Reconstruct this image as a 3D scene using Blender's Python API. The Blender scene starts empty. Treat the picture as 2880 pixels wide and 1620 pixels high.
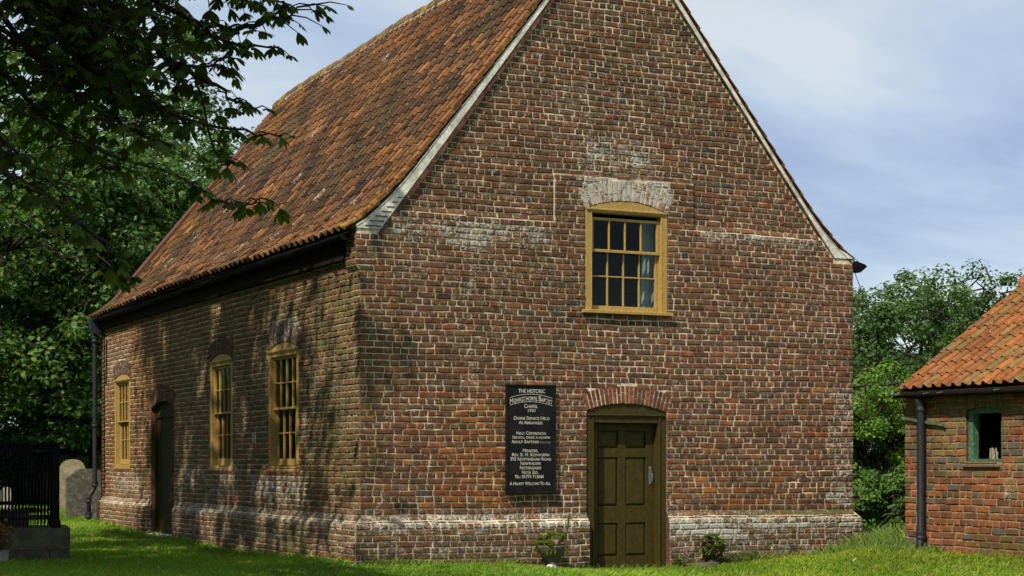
import bpy, math, random
import numpy as np
from mathutils import Vector, Matrix
from mathutils.geometry import delaunay_2d_cdt

random.seed(7); rng = np.random.default_rng(7)
SC = bpy.context.scene
COL = SC.collection

# ------------------------------------------------------------------ camera
F_PX, CX, HY, EYE = 4918.0, 1440.0, 1296.0, 1.30          # photograph is 2880 x 1620
CAM = np.array([-7.858, -20.04, EYE])
RGT = np.array([0.8957, -0.4443, 0.0]); FWD = np.array([0.4443, 0.8958, 0.0])
cd = bpy.data.cameras.new('camera'); cam = bpy.data.objects.new('camera', cd); COL.objects.link(cam)
cam.location = CAM; cam.rotation_euler = (math.pi/2, 0, -math.atan2(FWD[0], FWD[1]))
cd.sensor_width = 36; cd.lens = 36*F_PX/2880; cd.shift_y = (HY-810)/2880
cd.clip_end = 3000; cd.clip_start = .1
SC.camera = cam

# ------------------------------------------------------------------ sun and sky
SUN = Vector((-1.63, -1.0, 2.37)).normalized()
sd = bpy.data.lights.new('sun', 'SUN'); sun = bpy.data.objects.new('sun', sd); COL.objects.link(sun)
sd.energy = 5.0; sd.angle = math.radians(0.55); sd.color = (1.0, .93, .79)
sun.rotation_euler = (-SUN).to_track_quat('-Z', 'Y').to_euler(); sun.location = (-30, -20, 45)

W = bpy.data.worlds.new('World'); SC.world = W; W.use_nodes = True
nt = W.node_tree; N = nt.nodes; L = nt.links; N.clear()
out = N.new('ShaderNodeOutputWorld'); bg = N.new('ShaderNodeBackground')
sky = N.new('ShaderNodeTexSky'); sky.sky_type = 'NISHITA'; sky.sun_disc = False
sky.sun_elevation = math.asin(SUN.z); sky.sun_rotation = math.atan2(SUN.x, SUN.y)
sky.air_density = 1.0; sky.dust_density = .2; sky.ozone_density = 3.5
tc = N.new('ShaderNodeTexCoord'); sep = N.new('ShaderNodeSeparateXYZ')
L.new(tc.outputs['Generated'], sep.inputs[0])
zadd = N.new('ShaderNodeMath'); zadd.operation = 'ADD'; zadd.inputs[1].default_value = .22
zmx = N.new('ShaderNodeMath'); zmx.operation = 'MAXIMUM'; zmx.inputs[1].default_value = .05
L.new(sep.outputs['Z'], zadd.inputs[0]); L.new(zadd.outputs[0], zmx.inputs[0])
dv = []
for ax in ('X', 'Y'):
    d = N.new('ShaderNodeMath'); d.operation = 'DIVIDE'
    L.new(sep.outputs[ax], d.inputs[0]); L.new(zmx.outputs[0], d.inputs[1]); dv.append(d)
cmb = N.new('ShaderNodeCombineXYZ'); L.new(dv[0].outputs[0], cmb.inputs[0]); L.new(dv[1].outputs[0], cmb.inputs[1])
mp = N.new('ShaderNodeMapping'); mp.inputs['Location'].default_value = (7.7, 2.2, 0); mp.inputs['Scale'].default_value = (.75, 1.1, 1)
L.new(cmb.outputs[0], mp.inputs[0])
cn = N.new('ShaderNodeTexNoise'); cn.inputs['Scale'].default_value = 1.0; cn.inputs['Detail'].default_value = 6
cn.inputs['Roughness'].default_value = .56; cn.inputs['Distortion'].default_value = .5
L.new(mp.outputs[0], cn.inputs['Vector'])
cr = N.new('ShaderNodeValToRGB'); cr.color_ramp.elements[0].position = .34; cr.color_ramp.elements[1].position = .66
L.new(cn.outputs['Fac'], cr.inputs[0])
mul = N.new('ShaderNodeMix'); mul.data_type = 'RGBA'; mul.blend_type = 'MULTIPLY'; mul.inputs[0].default_value = 1
mul.inputs[7].default_value = (.12, .12, .12, 1)
L.new(sky.outputs[0], mul.inputs[6])
mix = N.new('ShaderNodeMix'); mix.data_type = 'RGBA'
e_ = cr.color_ramp.elements; e_[0].position = .37; e_[1].position = .60; e_[0].color = (.40, .49, .75, 1); e_[1].color = (.90, .96, .98, 1)
em = e_.new(.50); em.color = (.62, .74, .91, 1)
mix.inputs[0].default_value = .74; L.new(cr.outputs[0], mix.inputs[7]); L.new(mul.outputs[2], mix.inputs[6])
L.new(mix.outputs[2], bg.inputs[0]); bg.inputs[1].default_value = .84
L.new(bg.outputs[0], out.inputs[0])

vs = SC.view_settings; vs.view_transform = 'Standard'; vs.look = 'None'; vs.exposure = 0.11; vs.gamma = 1; vs.use_curve_mapping = False
SC.render.engine = 'CYCLES'

# ------------------------------------------------------------------ helpers
def P(px, py, Z):
    """point seen at photograph pixel (px, py) at Z metres along the view axis"""
    return CAM + FWD*Z + RGT*((px-CX)/F_PX*Z) + np.array([0, 0, (HY-py)/F_PX*Z])
def proj(p):
    d = np.asarray(p, float) - CAM; z = d@FWD
    return CX + F_PX*(d@RGT)/z, HY - F_PX*d[..., 2]/z, z

GP = np.array([(0,0,.03),(0,4.4,-.06),(0,8.6,.02),(0,13.7,.107),(1,0,0),(3.2,0,-.125),(4.4,0,-.15),(5.1,0,-.08),(6.2,0,-.055),
    (7.5,0,-.034),(7,-1.7,.158),(7,-4,.14),(7,-6,.12),(8.2,.5,.05),(3.5,-3,-.10),(1,-2,-.03),(-1,-3,-.03),(-3,3.6,.02),(-2,9,.05),(0,20,.2),(-4,16,.15),
    (6,-7,.05),(-6,-6,0),(-8,-14,0),(12,12,.1),(8,8,.05),(-14,4,.05),(-10,30,.3),(20,-5,.1),(40,60,.3),(-20,60,.3)])
def gz(x, y):
    x = np.asarray(x, float); y = np.asarray(y, float)
    d2 = (x[..., None]-GP[:, 0])**2 + (y[..., None]-GP[:, 1])**2 + .05
    w = 1/d2**1.3
    return (w*GP[:, 2]).sum(-1)/w.sum(-1)

wloc = {}
def link(o, parent=None, loc=(0, 0, 0)):
    COL.objects.link(o); o.location = loc
    if parent is not None:
        o.parent = parent; o.matrix_parent_inverse = Matrix.Translation(-Vector(wloc[parent.name]))
    wloc[o.name] = tuple(loc)
    return o
def thing(name, label, cat, loc, group=None):
    o = bpy.data.objects.new(name, None); o.empty_display_size = .2; link(o, None, loc); tag(o, label, cat, group); return o
def tag(o, label=None, cat=None, group=None, kind=None):
    if label: o['label'] = label
    if cat: o['category'] = cat
    if group: o['group'] = group
    if kind: o['kind'] = kind
    return o

class G:
    """geometry collector"""
    def __init__(s): s.v = []; s.f = []; s.c = []; s.l = []; s.m = []; s.sm = False
    def add(s, v, f, c=(.5, .5, .5), l=0., m=0.):
        b = len(s.v); s.v.extend(v); s.f.extend([tuple(b+i for i in q) for q in f])
        n = len(v)
        if c is not None: s.c.extend([(c[0], c[1], c[2], 1)]*n)
        s.l.extend([l]*n); s.m.extend([m]*n)
    def box(s, a, b, c=(.5, .5, .5), bev=0.0):
        x0, y0, z0 = a; x1, y1, z1 = b
        x0, x1 = sorted((x0, x1)); y0, y1 = sorted((y0, y1)); z0, z1 = sorted((z0, z1))
        if bev <= 0:
            v = [(x0,y0,z0),(x1,y0,z0),(x1,y1,z0),(x0,y1,z0),(x0,y0,z1),(x1,y0,z1),(x1,y1,z1),(x0,y1,z1)]
            s.add(v, [(0,3,2,1),(4,5,6,7),(0,1,5,4),(1,2,6,5),(2,3,7,6),(3,0,4,7)], c); return
        e = bev; v = []
        for X0, X1, Y0, Y1, Z in ((x0+e,x1-e,y0+e,y1-e,z0),(x0,x1,y0,y1,z0+e),(x0,x1,y0,y1,z1-e),(x0+e,x1-e,y0+e,y1-e,z1)):
            for ax, ay in ((0,0),(1,0),(1,1),(0,1)):
                cx = X1 if ax else X0; cy = Y1 if ay else Y0
                if Z in (z0+e, z1-e) :
                    v.append((cx-(e if ax else -e), cy, Z)); v.append((cx, cy-(e if ay else -e), Z))
                else:
                    v.append((cx, cy, Z))
        # simple hull-like faces: bottom, top and chamfer rings
        f = [(3,2,1,0)]
        b0 = [0,1,2,3]; r1 = list(range(4,12)); r2 = list(range(12,20)); t0 = [20,21,22,23]
        o1 = [r1[0],r1[2],r1[3],r1[5],r1[4],r1[6],r1[7],r1[1]]
        o1 = [r1[0],r1[2],r1[3],r1[5],r1[4],r1[6],r1[7],r1[1]]; o2 = [i+8 for i in o1]
        for i in range(8): j = (i+1) % 8; f.append((o1[i],o1[j],o2[j],o2[i]))
        q = [(0,1),(1,2),(2,3),(3,0)]
        for k,(a_,b_) in enumerate(q):
            f.append((b0[a_],b0[b_],o1[2*k+1],o1[2*k])); f.append((t0[b_],t0[a_],o2[2*k],o2[2*k+1]))
            f.append((b0[b_],o1[(2*k+2)%8],o1[2*k+1])); f.append((t0[b_],o2[2*k+1],o2[(2*k+2)%8]))
        f.append((20,21,22,23)); s.add(v, f, c)
    def tube(s, pts, rad, n=6, c=(.5, .5, .5), cap=True):
        pts = [Vector(p) for p in pts]
        if not hasattr(rad, '__len__'): rad = [rad]*len(pts)
        v = []; f = []
        up = Vector((0, 0, 1)); prev = None
        for i, p in enumerate(pts):
            t = (pts[min(i+1, len(pts)-1)] - pts[max(i-1, 0)]).normalized()
            a = prev if prev is not None else (up if abs(t.z) < .9 else Vector((1, 0, 0)))
            a = (a - t*a.dot(t)).normalized(); b = t.cross(a); prev = a
            for k in range(n):
                th = 2*math.pi*k/n; q = p + (a*math.cos(th)+b*math.sin(th))*rad[i]; v.append(tuple(q))
        for i in range(len(pts)-1):
            for k in range(n):
                k2 = (k+1) % n; f.append((i*n+k, i*n+k2, (i+1)*n+k2, (i+1)*n+k))
        if cap: f.append(tuple(range(n))[::-1]); f.append(tuple((len(pts)-1)*n+k for k in range(n)))
        s.add(v, f, c)
    def lathe(s, c0, prof, n=20, c=(.5, .5, .5)):
        v = []; f = []
        for r, z in prof:
            for k in range(n):
                a = 2*math.pi*k/n; v.append((c0[0]+r*math.cos(a), c0[1]+r*math.sin(a), c0[2]+z))
        for i in range(len(prof)-1):
            for k in range(n): k2 = (k+1) % n; f.append((i*n+k, i*n+k2, (i+1)*n+k2, (i+1)*n+k))
        f.append(tuple(range(n))[::-1]); f.append(tuple((len(prof)-1)*n+k for k in range(n)))
        s.add(v, f, c)
    def prism(s, poly, to3, d0, d1, c=(.5, .5, .5)):
        """2D polygon extruded between two depths; to3(u, v, d) gives the point"""
        n = len(poly); v = [to3(u, w, d0) for u, w in poly]+[to3(u, w, d1) for u, w in poly]
        f = [tuple(range(n)), tuple(range(2*n-1, n-1, -1))]+[(i, i+n, (i+1) % n+n, (i+1) % n) for i in range(n)]
        s.add(v, f, c)
    def mesh(s, name, mat, smooth=False, recalc=False):
        me = bpy.data.meshes.new(name); me.from_pydata([tuple(map(float, q)) for q in s.v], [], s.f)
        if len(s.c) == len(s.v):
            a = me.color_attributes.new('col', 'FLOAT_COLOR', 'POINT'); a.data.foreach_set('color', np.array(s.c, np.float32).ravel())
        if any(s.l): a = me.attributes.new('lime', 'FLOAT', 'POINT'); a.data.foreach_set('value', np.array(s.l, np.float32))
        if any(s.m): a = me.attributes.new('moss', 'FLOAT', 'POINT'); a.data.foreach_set('value', np.array(s.m, np.float32))
        me.materials.append(mat)
        if smooth: me.polygons.foreach_set('use_smooth', [True]*len(me.polygons))
        if recalc:
            import bmesh
            bm = bmesh.new(); bm.from_mesh(me); bmesh.ops.recalc_face_normals(bm, faces=bm.faces); bm.to_mesh(me); bm.free()
        me.update(); return me
    def obj(s, name, mat, parent=None, smooth=False, recalc=True, origin=None):
        if origin is not None:
            o = origin; s.v = [(q[0]-o[0], q[1]-o[1], q[2]-o[2]) for q in s.v]
        return link(bpy.data.objects.new(name, s.mesh(name, mat, smooth, recalc)), parent, origin if origin is not None else (0, 0, 0))

def npmesh(name, v, f, mat, col=None, smooth=False):
    """v (n,3), f (m,k) numpy"""
    me = bpy.data.meshes.new(name); k = f.shape[1]; m = len(f)
    me.vertices.add(len(v)); me.vertices.foreach_set('co', np.ascontiguousarray(v, np.float32).ravel())
    me.loops.add(m*k); me.loops.foreach_set('vertex_index', np.ascontiguousarray(f, np.int32).ravel())
    me.polygons.add(m); me.polygons.foreach_set('loop_start', np.arange(0, m*k, k, dtype=np.int32))
    if col is not None:
        a = me.color_attributes.new('col', 'FLOAT_COLOR', 'POINT')
        c4 = np.ones((len(v), 4), np.float32); c4[:, :3] = col; a.data.foreach_set('color', c4.ravel())
    me.materials.append(mat)
    if smooth: me.polygons.foreach_set('use_smooth', [True]*m)
    me.update(calc_edges=True); me.validate(); return me

# ------------------------------------------------------------------ materials
def newmat(name):
    m = bpy.data.materials.new(name); m.use_nodes = True; n = m.node_tree.nodes; l = m.node_tree.links
    return m, n, l, n['Principled BSDF']
def noise(n, l, scale, detail=4, rough=.55, coord='Object', dist=0.):
    t = n.new('ShaderNodeTexCoord') if coord != 'World' else n.new('ShaderNodeNewGeometry')
    x = n.new('ShaderNodeTexNoise'); x.inputs['Scale'].default_value = scale; x.inputs['Detail'].default_value = detail
    x.inputs['Roughness'].default_value = rough; x.inputs['Distortion'].default_value = dist
    l.new(t.outputs[coord if coord != 'World' else 'Position'], x.inputs['Vector']); return x
def ramp(n, l, src, stops):
    r = n.new('ShaderNodeValToRGB'); e = r.color_ramp.elements
    while len(e) < len(stops): e.new(.5)
    for i, (p, c) in enumerate(stops):
        e[i].position = p; e[i].color = (c, c, c, 1) if not hasattr(c, '__len__') else (*c, 1)
    l.new(src, r.inputs[0]); return r
def mixc(n, l, fac, a, b, mode='MIX'):
    x = n.new('ShaderNodeMix'); x.data_type = 'RGBA'; x.blend_type = mode
    for s, v in ((0, fac), (6, a), (7, b)):
        if isinstance(v, bpy.types.NodeSocket): l.new(v, x.inputs[s])
        elif hasattr(v, '__len__'): x.inputs[s].default_value = (*v, 1)
        else: x.inputs[s].default_value = v
    return x.outputs[2]
def math_(n, l, op, a, b=0., clamp=False):
    x = n.new('ShaderNodeMath'); x.operation = op; x.use_clamp = clamp
    for i, v in enumerate((a, b)):
        if isinstance(v, bpy.types.NodeSocket): l.new(v, x.inputs[i])
        else: x.inputs[i].default_value = v
    return x.outputs[0]
def attr(n, name):
    a = n.new('ShaderNodeAttribute'); a.attribute_name = name; return a
def bump(n, l, bsdf, h, strength=.4, dist=.01):
    b = n.new('ShaderNodeBump'); b.inputs['Strength'].default_value = strength; b.inputs['Distance'].default_value = dist
    l.new(h, b.inputs['Height']); l.new(b.outputs[0], bsdf.inputs['Normal'])

def masonry_mat(name, rough=.93, limecol=(.52, .50, .44), mosscol=(.105, .105, .022), speck=True, bumps=.35, patchy=False):
    m, n, l, b = newmat(name); b.inputs['Roughness'].default_value = rough
    b.inputs['Specular IOR Level'].default_value = .12
    c = attr(n, 'col'); li = attr(n, 'lime'); mo = attr(n, 'moss')
    f1 = noise(n, l, 42, 6, .7, 'World'); f2 = noise(n, l, 9, 5, .6, 'World'); f3 = noise(n, l, 1.3, 4, .6, 'World')
    base = mixc(n, l, 1, c.outputs['Color'], ramp(n, l, f1.outputs['Fac'], [(.25, .55), (.5, 1.), (.78, 1.5)]).outputs[0], 'MULTIPLY')
    base = mixc(n, l, 1, base, ramp(n, l, f2.outputs['Fac'], [(.3, .68), (.65, 1.18)]).outputs[0], 'MULTIPLY')
    base = mixc(n, l, 1, base, ramp(n, l, f3.outputs['Fac'], [(.3, .8), (.7, 1.12)]).outputs[0], 'MULTIPLY')
    if patchy:
        f5 = noise(n, l, 3.2, 5, .65, 'World'); base = mixc(n, l, 1, base, ramp(n, l, f5.outputs['Fac'], [(.34, .70), (.5, .97), (.66, 1.2)]).outputs[0], 'MULTIPLY')
    # moss
    mm = math_(n, l, 'ADD', math_(n, l, 'MULTIPLY', mo.outputs['Fac'], 1.1), math_(n, l, 'MULTIPLY', math_(n, l, 'SUBTRACT', f2.outputs['Fac'], .62), 1.6))
    base = mixc(n, l, ramp(n, l, mm, [(.15, 0.), (.62, .85)]).outputs[0], base, mosscol)
    # lime bloom and lichen with their own ragged shapes
    f4 = noise(n, l, 34, 7, .74, 'World', .4)
    lm = math_(n, l, 'ADD', li.outputs['Fac'], math_(n, l, 'MULTIPLY', math_(n, l, 'SUBTRACT', f4.outputs['Fac'], .62), 2.3))
    lm = math_(n, l, 'ADD', lm, math_(n, l, 'MULTIPLY', math_(n, l, 'SUBTRACT', f2.outputs['Fac'], .5), .8))
    base = mixc(n, l, ramp(n, l, lm, [(.12, 0.), (.5, .9)]).outputs[0], base, limecol)
    if speck:
        v = n.new('ShaderNodeTexVoronoi'); v.inputs['Scale'].default_value = 38
        g = n.new('ShaderNodeNewGeometry'); l.new(g.outputs['Position'], v.inputs['Vector'])
        cellr = math_(n, l, 'ADD', v.outputs['Color'], math_(n, l, 'MULTIPLY', li.outputs['Fac'], .5))
        thr = math_(n, l, 'MULTIPLY', math_(n, l, 'GREATER_THAN', cellr, .86), math_(n, l, 'LESS_THAN', v.outputs['Distance'], .30))
        base = mixc(n, l, math_(n, l, 'MULTIPLY', thr, .6), base, (.44, .43, .36))
    l.new(base, b.inputs['Base Color']); bump(n, l, b, f1.outputs['Fac'], bumps, .012)
    return m
M = {}
M['brick'] = masonry_mat('brick')
M['mortar'] = masonry_mat('lime_mortar', .95, speck=False, patchy=True)
M['stone'] = masonry_mat('stone', .9, (.45, .45, .40), speck=False)
M['tile'] = masonry_mat('clay_pantile', .85, (.55, .54, .48), (.34, .22, .02))
def plain(name, col, rough=.6, var=.12, scale=18, spec=.3, bumps=.1, metallic=0.):
    m, n, l, b = newmat(name); b.inputs['Roughness'].default_value = rough; b.inputs['Specular IOR Level'].default_value = spec
    b.inputs['Metallic'].default_value = metallic
    x = noise(n, l, scale, 5, .6, 'World')
    r = ramp(n, l, x.outputs['Fac'], [(.25, 1-var*1.6), (.75, 1+var)])
    l.new(mixc(n, l, 1, col, r.outputs[0], 'MULTIPLY'), b.inputs['Base Color'])
    if bumps: bump(n, l, b, x.outputs['Fac'], bumps, .004)
    return m
M['ochre'] = plain('ochre_paint', (.43, .275, .08), .55, .24, 34, .2, .2)
M['olive'] = plain('olive_door_paint', (.056, .042, .009), .5, .25, 16, .2, .2)
M['darkolive'] = plain('dark_olive_paint', (.036, .029, .007), .6, .2, 9, .08, .12)
M['iron'] = plain('black_iron', (.007, .007, .008), .75, .3, 30, .1, .2)
M['pipe'] = plain('grey_black_iron_pipe', (.022, .026, .034), .5, .35, 22, .4, .2)
M['greyiron'] = plain('grey_iron', (.14, .15, .17), .5, .3, 60, .5, .3)
M['plaster'] = plain('dull_plaster', (.10, .085, .06), .9, .1, 4, .1, .1)
M['wood'] = plain('old_wood', (.16, .12, .07), .85, .35, 40, .2, .4)
M['darkwood'] = plain('dark_timber', (.022, .016, .010), .9, .3, 20, .05, .3)
M['board'] = plain('black_sign_paint', (.008, .008, .0075), .55, .6, 7, .25, .12)
M['letter'] = plain('cream_lettering', (.62, .59, .48), .7, .25, 30, .2, 0)
M['letterdim'] = plain('faded_lettering', (.22, .22, .2), .7, .2, 40, .2, 0)
M['curtain'] = plain('white_curtain', (.36, .39, .43), .9, .08, 10, .1, .05)
M['rubble'] = plain('hidden_brick', (.14, .065, .045), .95, .35, 12, .1, .4)
M['urn'] = masonry_mat('urn_stone', .9, (.5, .5, .45), (.07, .085, .02), speck=False)
M['whitestone'] = plain('white_stone', (.62, .60, .55), .85, .15, 30, .2, .3)
def peeling():
    m, n, l, b = newmat('peeling_green_paint'); b.inputs['Roughness'].default_value = .7
    x = noise(n, l, 30, 6, .7, 'World', .6)
    l.new(mixc(n, l, ramp(n, l, x.outputs['Fac'], [(.52, 0.), (.62, 1.)]).outputs[0], (.045, .105, .055), (.17, .25, .16)), b.inputs['Base Color'])
    bump(n, l, b, x.outputs['Fac'], .3, .004); return m
M['green'] = peeling()
def glassmat():
    m = bpy.data.materials.new('window_glass'); m.use_nodes = True; n = m.node_tree.nodes; l = m.node_tree.links
    n.clear(); o = n.new('ShaderNodeOutputMaterial'); mx = n.new('ShaderNodeMixShader'); t = n.new('ShaderNodeBsdfTransparent'); g = n.new('ShaderNodeBsdfGlossy')
    t.inputs[0].default_value = (.86, .9, .87, 1); g.inputs['Roughness'].default_value = .02; g.inputs['Color'].default_value = (.75, .75, .7, 1)
    lw = n.new('ShaderNodeLayerWeight'); lw.inputs[0].default_value = .5
    fr = ramp(n, l, lw.outputs['Facing'], [(0., .012), (.55, .022), (.85, .12), (1., .6)])
    x = noise(n, l, 5, 2, .5, 'World'); b = n.new('ShaderNodeBump'); b.inputs['Strength'].default_value = .06; b.inputs['Distance'].default_value = .02
    l.new(x.outputs['Fac'], b.inputs['Height']); l.new(b.outputs[0], g.inputs['Normal'])
    l.new(fr.outputs[0], mx.inputs[0]); l.new(t.outputs[0], mx.inputs[1]); l.new(g.outputs[0], mx.inputs[2]); l.new(mx.outputs[0], o.inputs[0]); return m
M['glass'] = glassmat()
def leafmat(name, trans=.35, rough=.5, spec=.25):
    m = bpy.data.materials.new(name); m.use_nodes = True; n = m.node_tree.nodes; l = m.node_tree.links; n.clear()
    o = n.new('ShaderNodeOutputMaterial'); c = attr(n, 'col')
    p = n.new('ShaderNodeBsdfPrincipled'); p.inputs['Roughness'].default_value = rough; p.inputs['Specular IOR Level'].default_value = spec
    t = n.new('ShaderNodeBsdfTranslucent'); x = n.new('ShaderNodeMixShader'); x.inputs[0].default_value = trans
    l.new(c.outputs['Color'], p.inputs['Base Color'])
    l.new(mixc(n, l, 1, c.outputs['Color'], (1.5, 1.5, .6), 'MULTIPLY'), t.inputs[0])
    l.new(p.outputs[0], x.inputs[1]); l.new(t.outputs[0], x.inputs[2]); l.new(x.outputs[0], o.inputs[0]); return m
M['leaf'] = leafmat('leaf')
M['grassblade'] = leafmat('grass_blade', .3, .6, .15)
M['chestnut'] = leafmat('chestnut_leaf', .30, .7, .06)
M['bark'] = plain('bark', (.032, .026, .020), .95, .4, 14, .1, .8)
def lawnmat():
    m, n, l, b = newmat('lawn'); b.inputs['Roughness'].default_value = .95; b.inputs['Specular IOR Level'].default_value = .05
    a = noise(n, l, .9, 5, .6, 'World'); c = noise(n, l, 11, 6, .7, 'World')
    base = ramp(n, l, a.outputs['Fac'], [(.3, (.055, .105, .012)), (.55, (.08, .135, .016)), (.75, (.14, .15, .035))]).outputs[0]
    base = mixc(n, l, 1, base, ramp(n, l, c.outputs['Fac'], [(.3, .6), (.7, 1.3)]).outputs[0], 'MULTIPLY')
    l.new(base, b.inputs['Base Color']); bump(n, l, b, c.outputs['Fac'], .6, .03); return m
M['lawn'] = lawnmat()

# ------------------------------------------------------------------ ground
def build_ground():
    xs = np.concatenate([[-900, -400, -150, -70, -40], np.arange(-26, 26.1, .8), [40, 70, 150, 400, 900]])
    ys = np.concatenate([[-900, -300, -100, -50], np.arange(-30, 46.1, .8), [60, 90, 150, 400, 1200]])
    X, Y = np.meshgrid(xs, ys, indexing='ij'); Z = gz(X, Y)
    v = np.stack([X, Y, Z], -1).reshape(-1, 3); nx, ny = len(xs), len(ys)
    i, j = np.meshgrid(np.arange(nx-1), np.arange(ny-1), indexing='ij'); i = i.ravel(); j = j.ravel()
    f = np.stack([i*ny+j, (i+1)*ny+j, (i+1)*ny+j+1, i*ny+j+1], -1)
    o = link(bpy.data.objects.new('lawn', npmesh('lawn', v, f, M['lawn'], smooth=True))); o['kind'] = 'structure'
    o['label'] = 'green mown lawn around the brick chapel'
build_ground()

# ------------------------------------------------------------------ chapel dimensions
WD, LN = 7.47, 13.55                  # gable width, side length
C_ = .077                             # brick course
PL = .61                              # plinth top
EAV = 4.15
chapel = thing('brick_chapel', 'old brown brick chapel with steep pantile roof and ochre sash windows', 'chapel', (WD/2, LN/2, 0))

def sstep(a, b, x):
    t = min(max((x-a)/(b-a), 0), 1); return t*t*(3-2*t)
def lin(a, b, x): return min(max((x-a)/(b-a), 0), 1)
def glL(z): return .247+(z-4.131)/1.318           # gable line, left
def glR(z): return 4.502+(7.479-z)/1.259
PAN = (2.70, 4.81, 5.03)                          # raised panel round the upper window
def n_front(u, z):
    n = .085*(1-lin(.50, .60, z))
    if z > 4.385:
        k = lin(4.385, 4.46, z)
        if PAN[0] < u < PAN[1] and z < PAN[2]: k = 0
        n -= .034*k
    return n
def n_left(u, z):
    n = .085*(1-lin(.50, .60, z))
    if 8.25 < u < 10.0 and z < .7: n *= max(lin(9.86, 10.0, u), 1-lin(8.25, 8.39, u))
    if z > 3.70 and u < .34: n += .05
    return n
def wob(u, z):        # old uneven courses
    return .008*math.sin(u*1.3+z*1.6+1)+.003*math.sin(u*4.3-z*3.7)+.0015*math.sin(u*9.1+z*13)
def front3(u, z, n): return (u, -n, z)
def left3(u, z, n): return (-n, u, z-.55*wob(u, z)*(0 < z < 4.1))
OBX = 7.0
def out3(u, z, n): return (OBX-n, u, z)

class Arch:
    """opening with a segmental head; u0..u1, sill z, springing z, crown z"""
    def __init__(s, u0, u1, zb, zs, zc, t=.23):
        s.u0, s.u1, s.zb, s.zs, s.zt, s.t = u0, u1, zb, zs, zc, t
        a = (u1-u0)/2; r = zc-zs; s.uc = (u0+u1)/2; s.a = a
        s.R = (a*a+r*r)/(2*r); s.zo = zc-s.R; s.th = math.asin(a/s.R)
    def half(s, z):
        """half width of brickwork to leave out at height z (opening and arch ring)"""
        if z < s.zb: return 0
        if z <= s.zs: return s.a
        q = (s.R+s.t)**2-(z-s.zo)**2
        if q <= 0: return 0
        return min(math.sqrt(q), (z-s.zo)*math.tan(s.th))
    def outline(s, n=10, grow=0.):
        vz = [z for z in np.arange(s.zb+.1, s.zs-.05, .1) if abs(z-.5) > .04 and abs(z-.6) > .04]
        if s.zb < .5: vz = sorted(vz+[.5, .6])
        p = [(s.u0, s.zb), (s.u1, s.zb)]+[(s.u1, z) for z in vz]
        end = [(s.u0, z) for z in vz[::-1]]
        for i in range(n+1):
            th = s.th*(1-2*i/n); p.append((s.uc+s.R*math.sin(th), s.zo+s.R*math.cos(th)))
        return p+end
AW = Arch(3.145, 4.407, 3.275, 4.60, 4.73, .27)       # upper sash window
AD = Arch(3.168, 4.388, -.30, 1.958, 2.058, .23)      # front door
S1 = Arch(11.30, 12.50, 1.19, 2.79, 2.90, .25); S2 = Arch(5.17, 6.36, 1.19, 2.82, 2.935, .25); S3 = Arch(2.215, 3.52, 1.19, 2.82, 2.935, .25)
SD = Arch(8.39, 9.87, -.2, 2.20, 2.33, .25)
OW = Arch(-3.56, -2.91, 1.29, 1.935, 1.968, .23)      # outbuilding window

# blotches of lime, moss and colour that the walls carry (in wall coordinates)
def blob(u, z, u0, u1, z0, z1, s=.12):
    return min(lin(u0-s, u0+s, u), 1-lin(u1-s, u1+s, u), lin(z0-s, z0+s, z), 1-lin(z1-s, z1+s, z))
def lime_front(u, z):
    v = .19
    v = max(v, .72*blob(u, z, 3.0, 4.5, 4.66, 5.03, .08), .52*blob(u, z, 3.0, 4.3, 5.0, 5.6, .25), .30*blob(u, z, 2.2, 4.6, 5.2, 6.6, .7))
    v = max(v, .52*blob(u, z, .4, 2.7, 4.0, 4.40, .16), .72*blob(u, z, 1.2, 1.8, 3.95, 4.35, .12), .40*blob(u, z, .4, 2.9, 3.4, 4.0, .4), .60*blob(u, z, 4.85, 7.1, 4.25, 4.43, .09), .34*blob(u, z, 2.0, 3.1, .62, 2.6, .4))
    v = max(v, .62*blob(u, z, -.1, 3.2, .36, .66, .14), .70*blob(u, z, 4.4, 7.6, .30, .56, .12), .85*blob(u, z, 4.4, 5.6, .2, .56, .14), .40*blob(u, z, 0, 3.2, 0, .4, .2), .4*blob(u, z, 4.4, 7.6, -.1, .35, .12))
    v = max(v, .48*blob(u, z, 7.02, 7.6, .6, 2.35, .10), .38*blob(u, z, 1.3, 1.62, 1.9, 3.7, .12), .28*blob(u, z, 2.9, 3.2, 1.2, 3.0, .12), .30*blob(u, z, 4.35, 4.75, .6, 3.0, .15), .3*blob(u, z, 6.6, 7.4, 2.4, 4.1, .25))
    v = max(v, .30*blob(u, z, .1, .3, 3.0, 3.8, .1))
    return v
def moss_front(u, z):
    v = max(.55*blob(u, z, -.1, .25, .6, 3.4, .25), .5*blob(u, z, -.1, 3.2, -.3, .12, .15), .6*blob(u, z, 5.8, 7.7, -.3, .1, .12), .35*blob(u, z, 1.5, 3.1, .1, .4, .2), .55*blob(u, z, .8, 2.7, 4.38, 4.44, .03), .8*blob(u, z, 5.6, 7.6, .54, .60, .03))
    return v
def lime_left(u, z):
    v = max(.58*blob(u, z, -.1, 14, .42, .66, .12), .36*blob(u, z, -.1, 14, .0, .5, .2), .52*blob(u, z, 2.0, 4.4, .65, 1.2, .2), .42*blob(u, z, 4.4, 8.2, .6, 1.5, .35), .5*blob(u, z, 10.4, 12.8, .6, 1.2, .2), .40*blob(u, z, 11.2, 13.6, 2.5, 3.6, .3), .26*blob(u, z, 0, 8, 1.2, 3.5, .5), .55*blob(u, z, 2.2, 3.5, 2.9, 3.3, .1))
    return v
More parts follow.
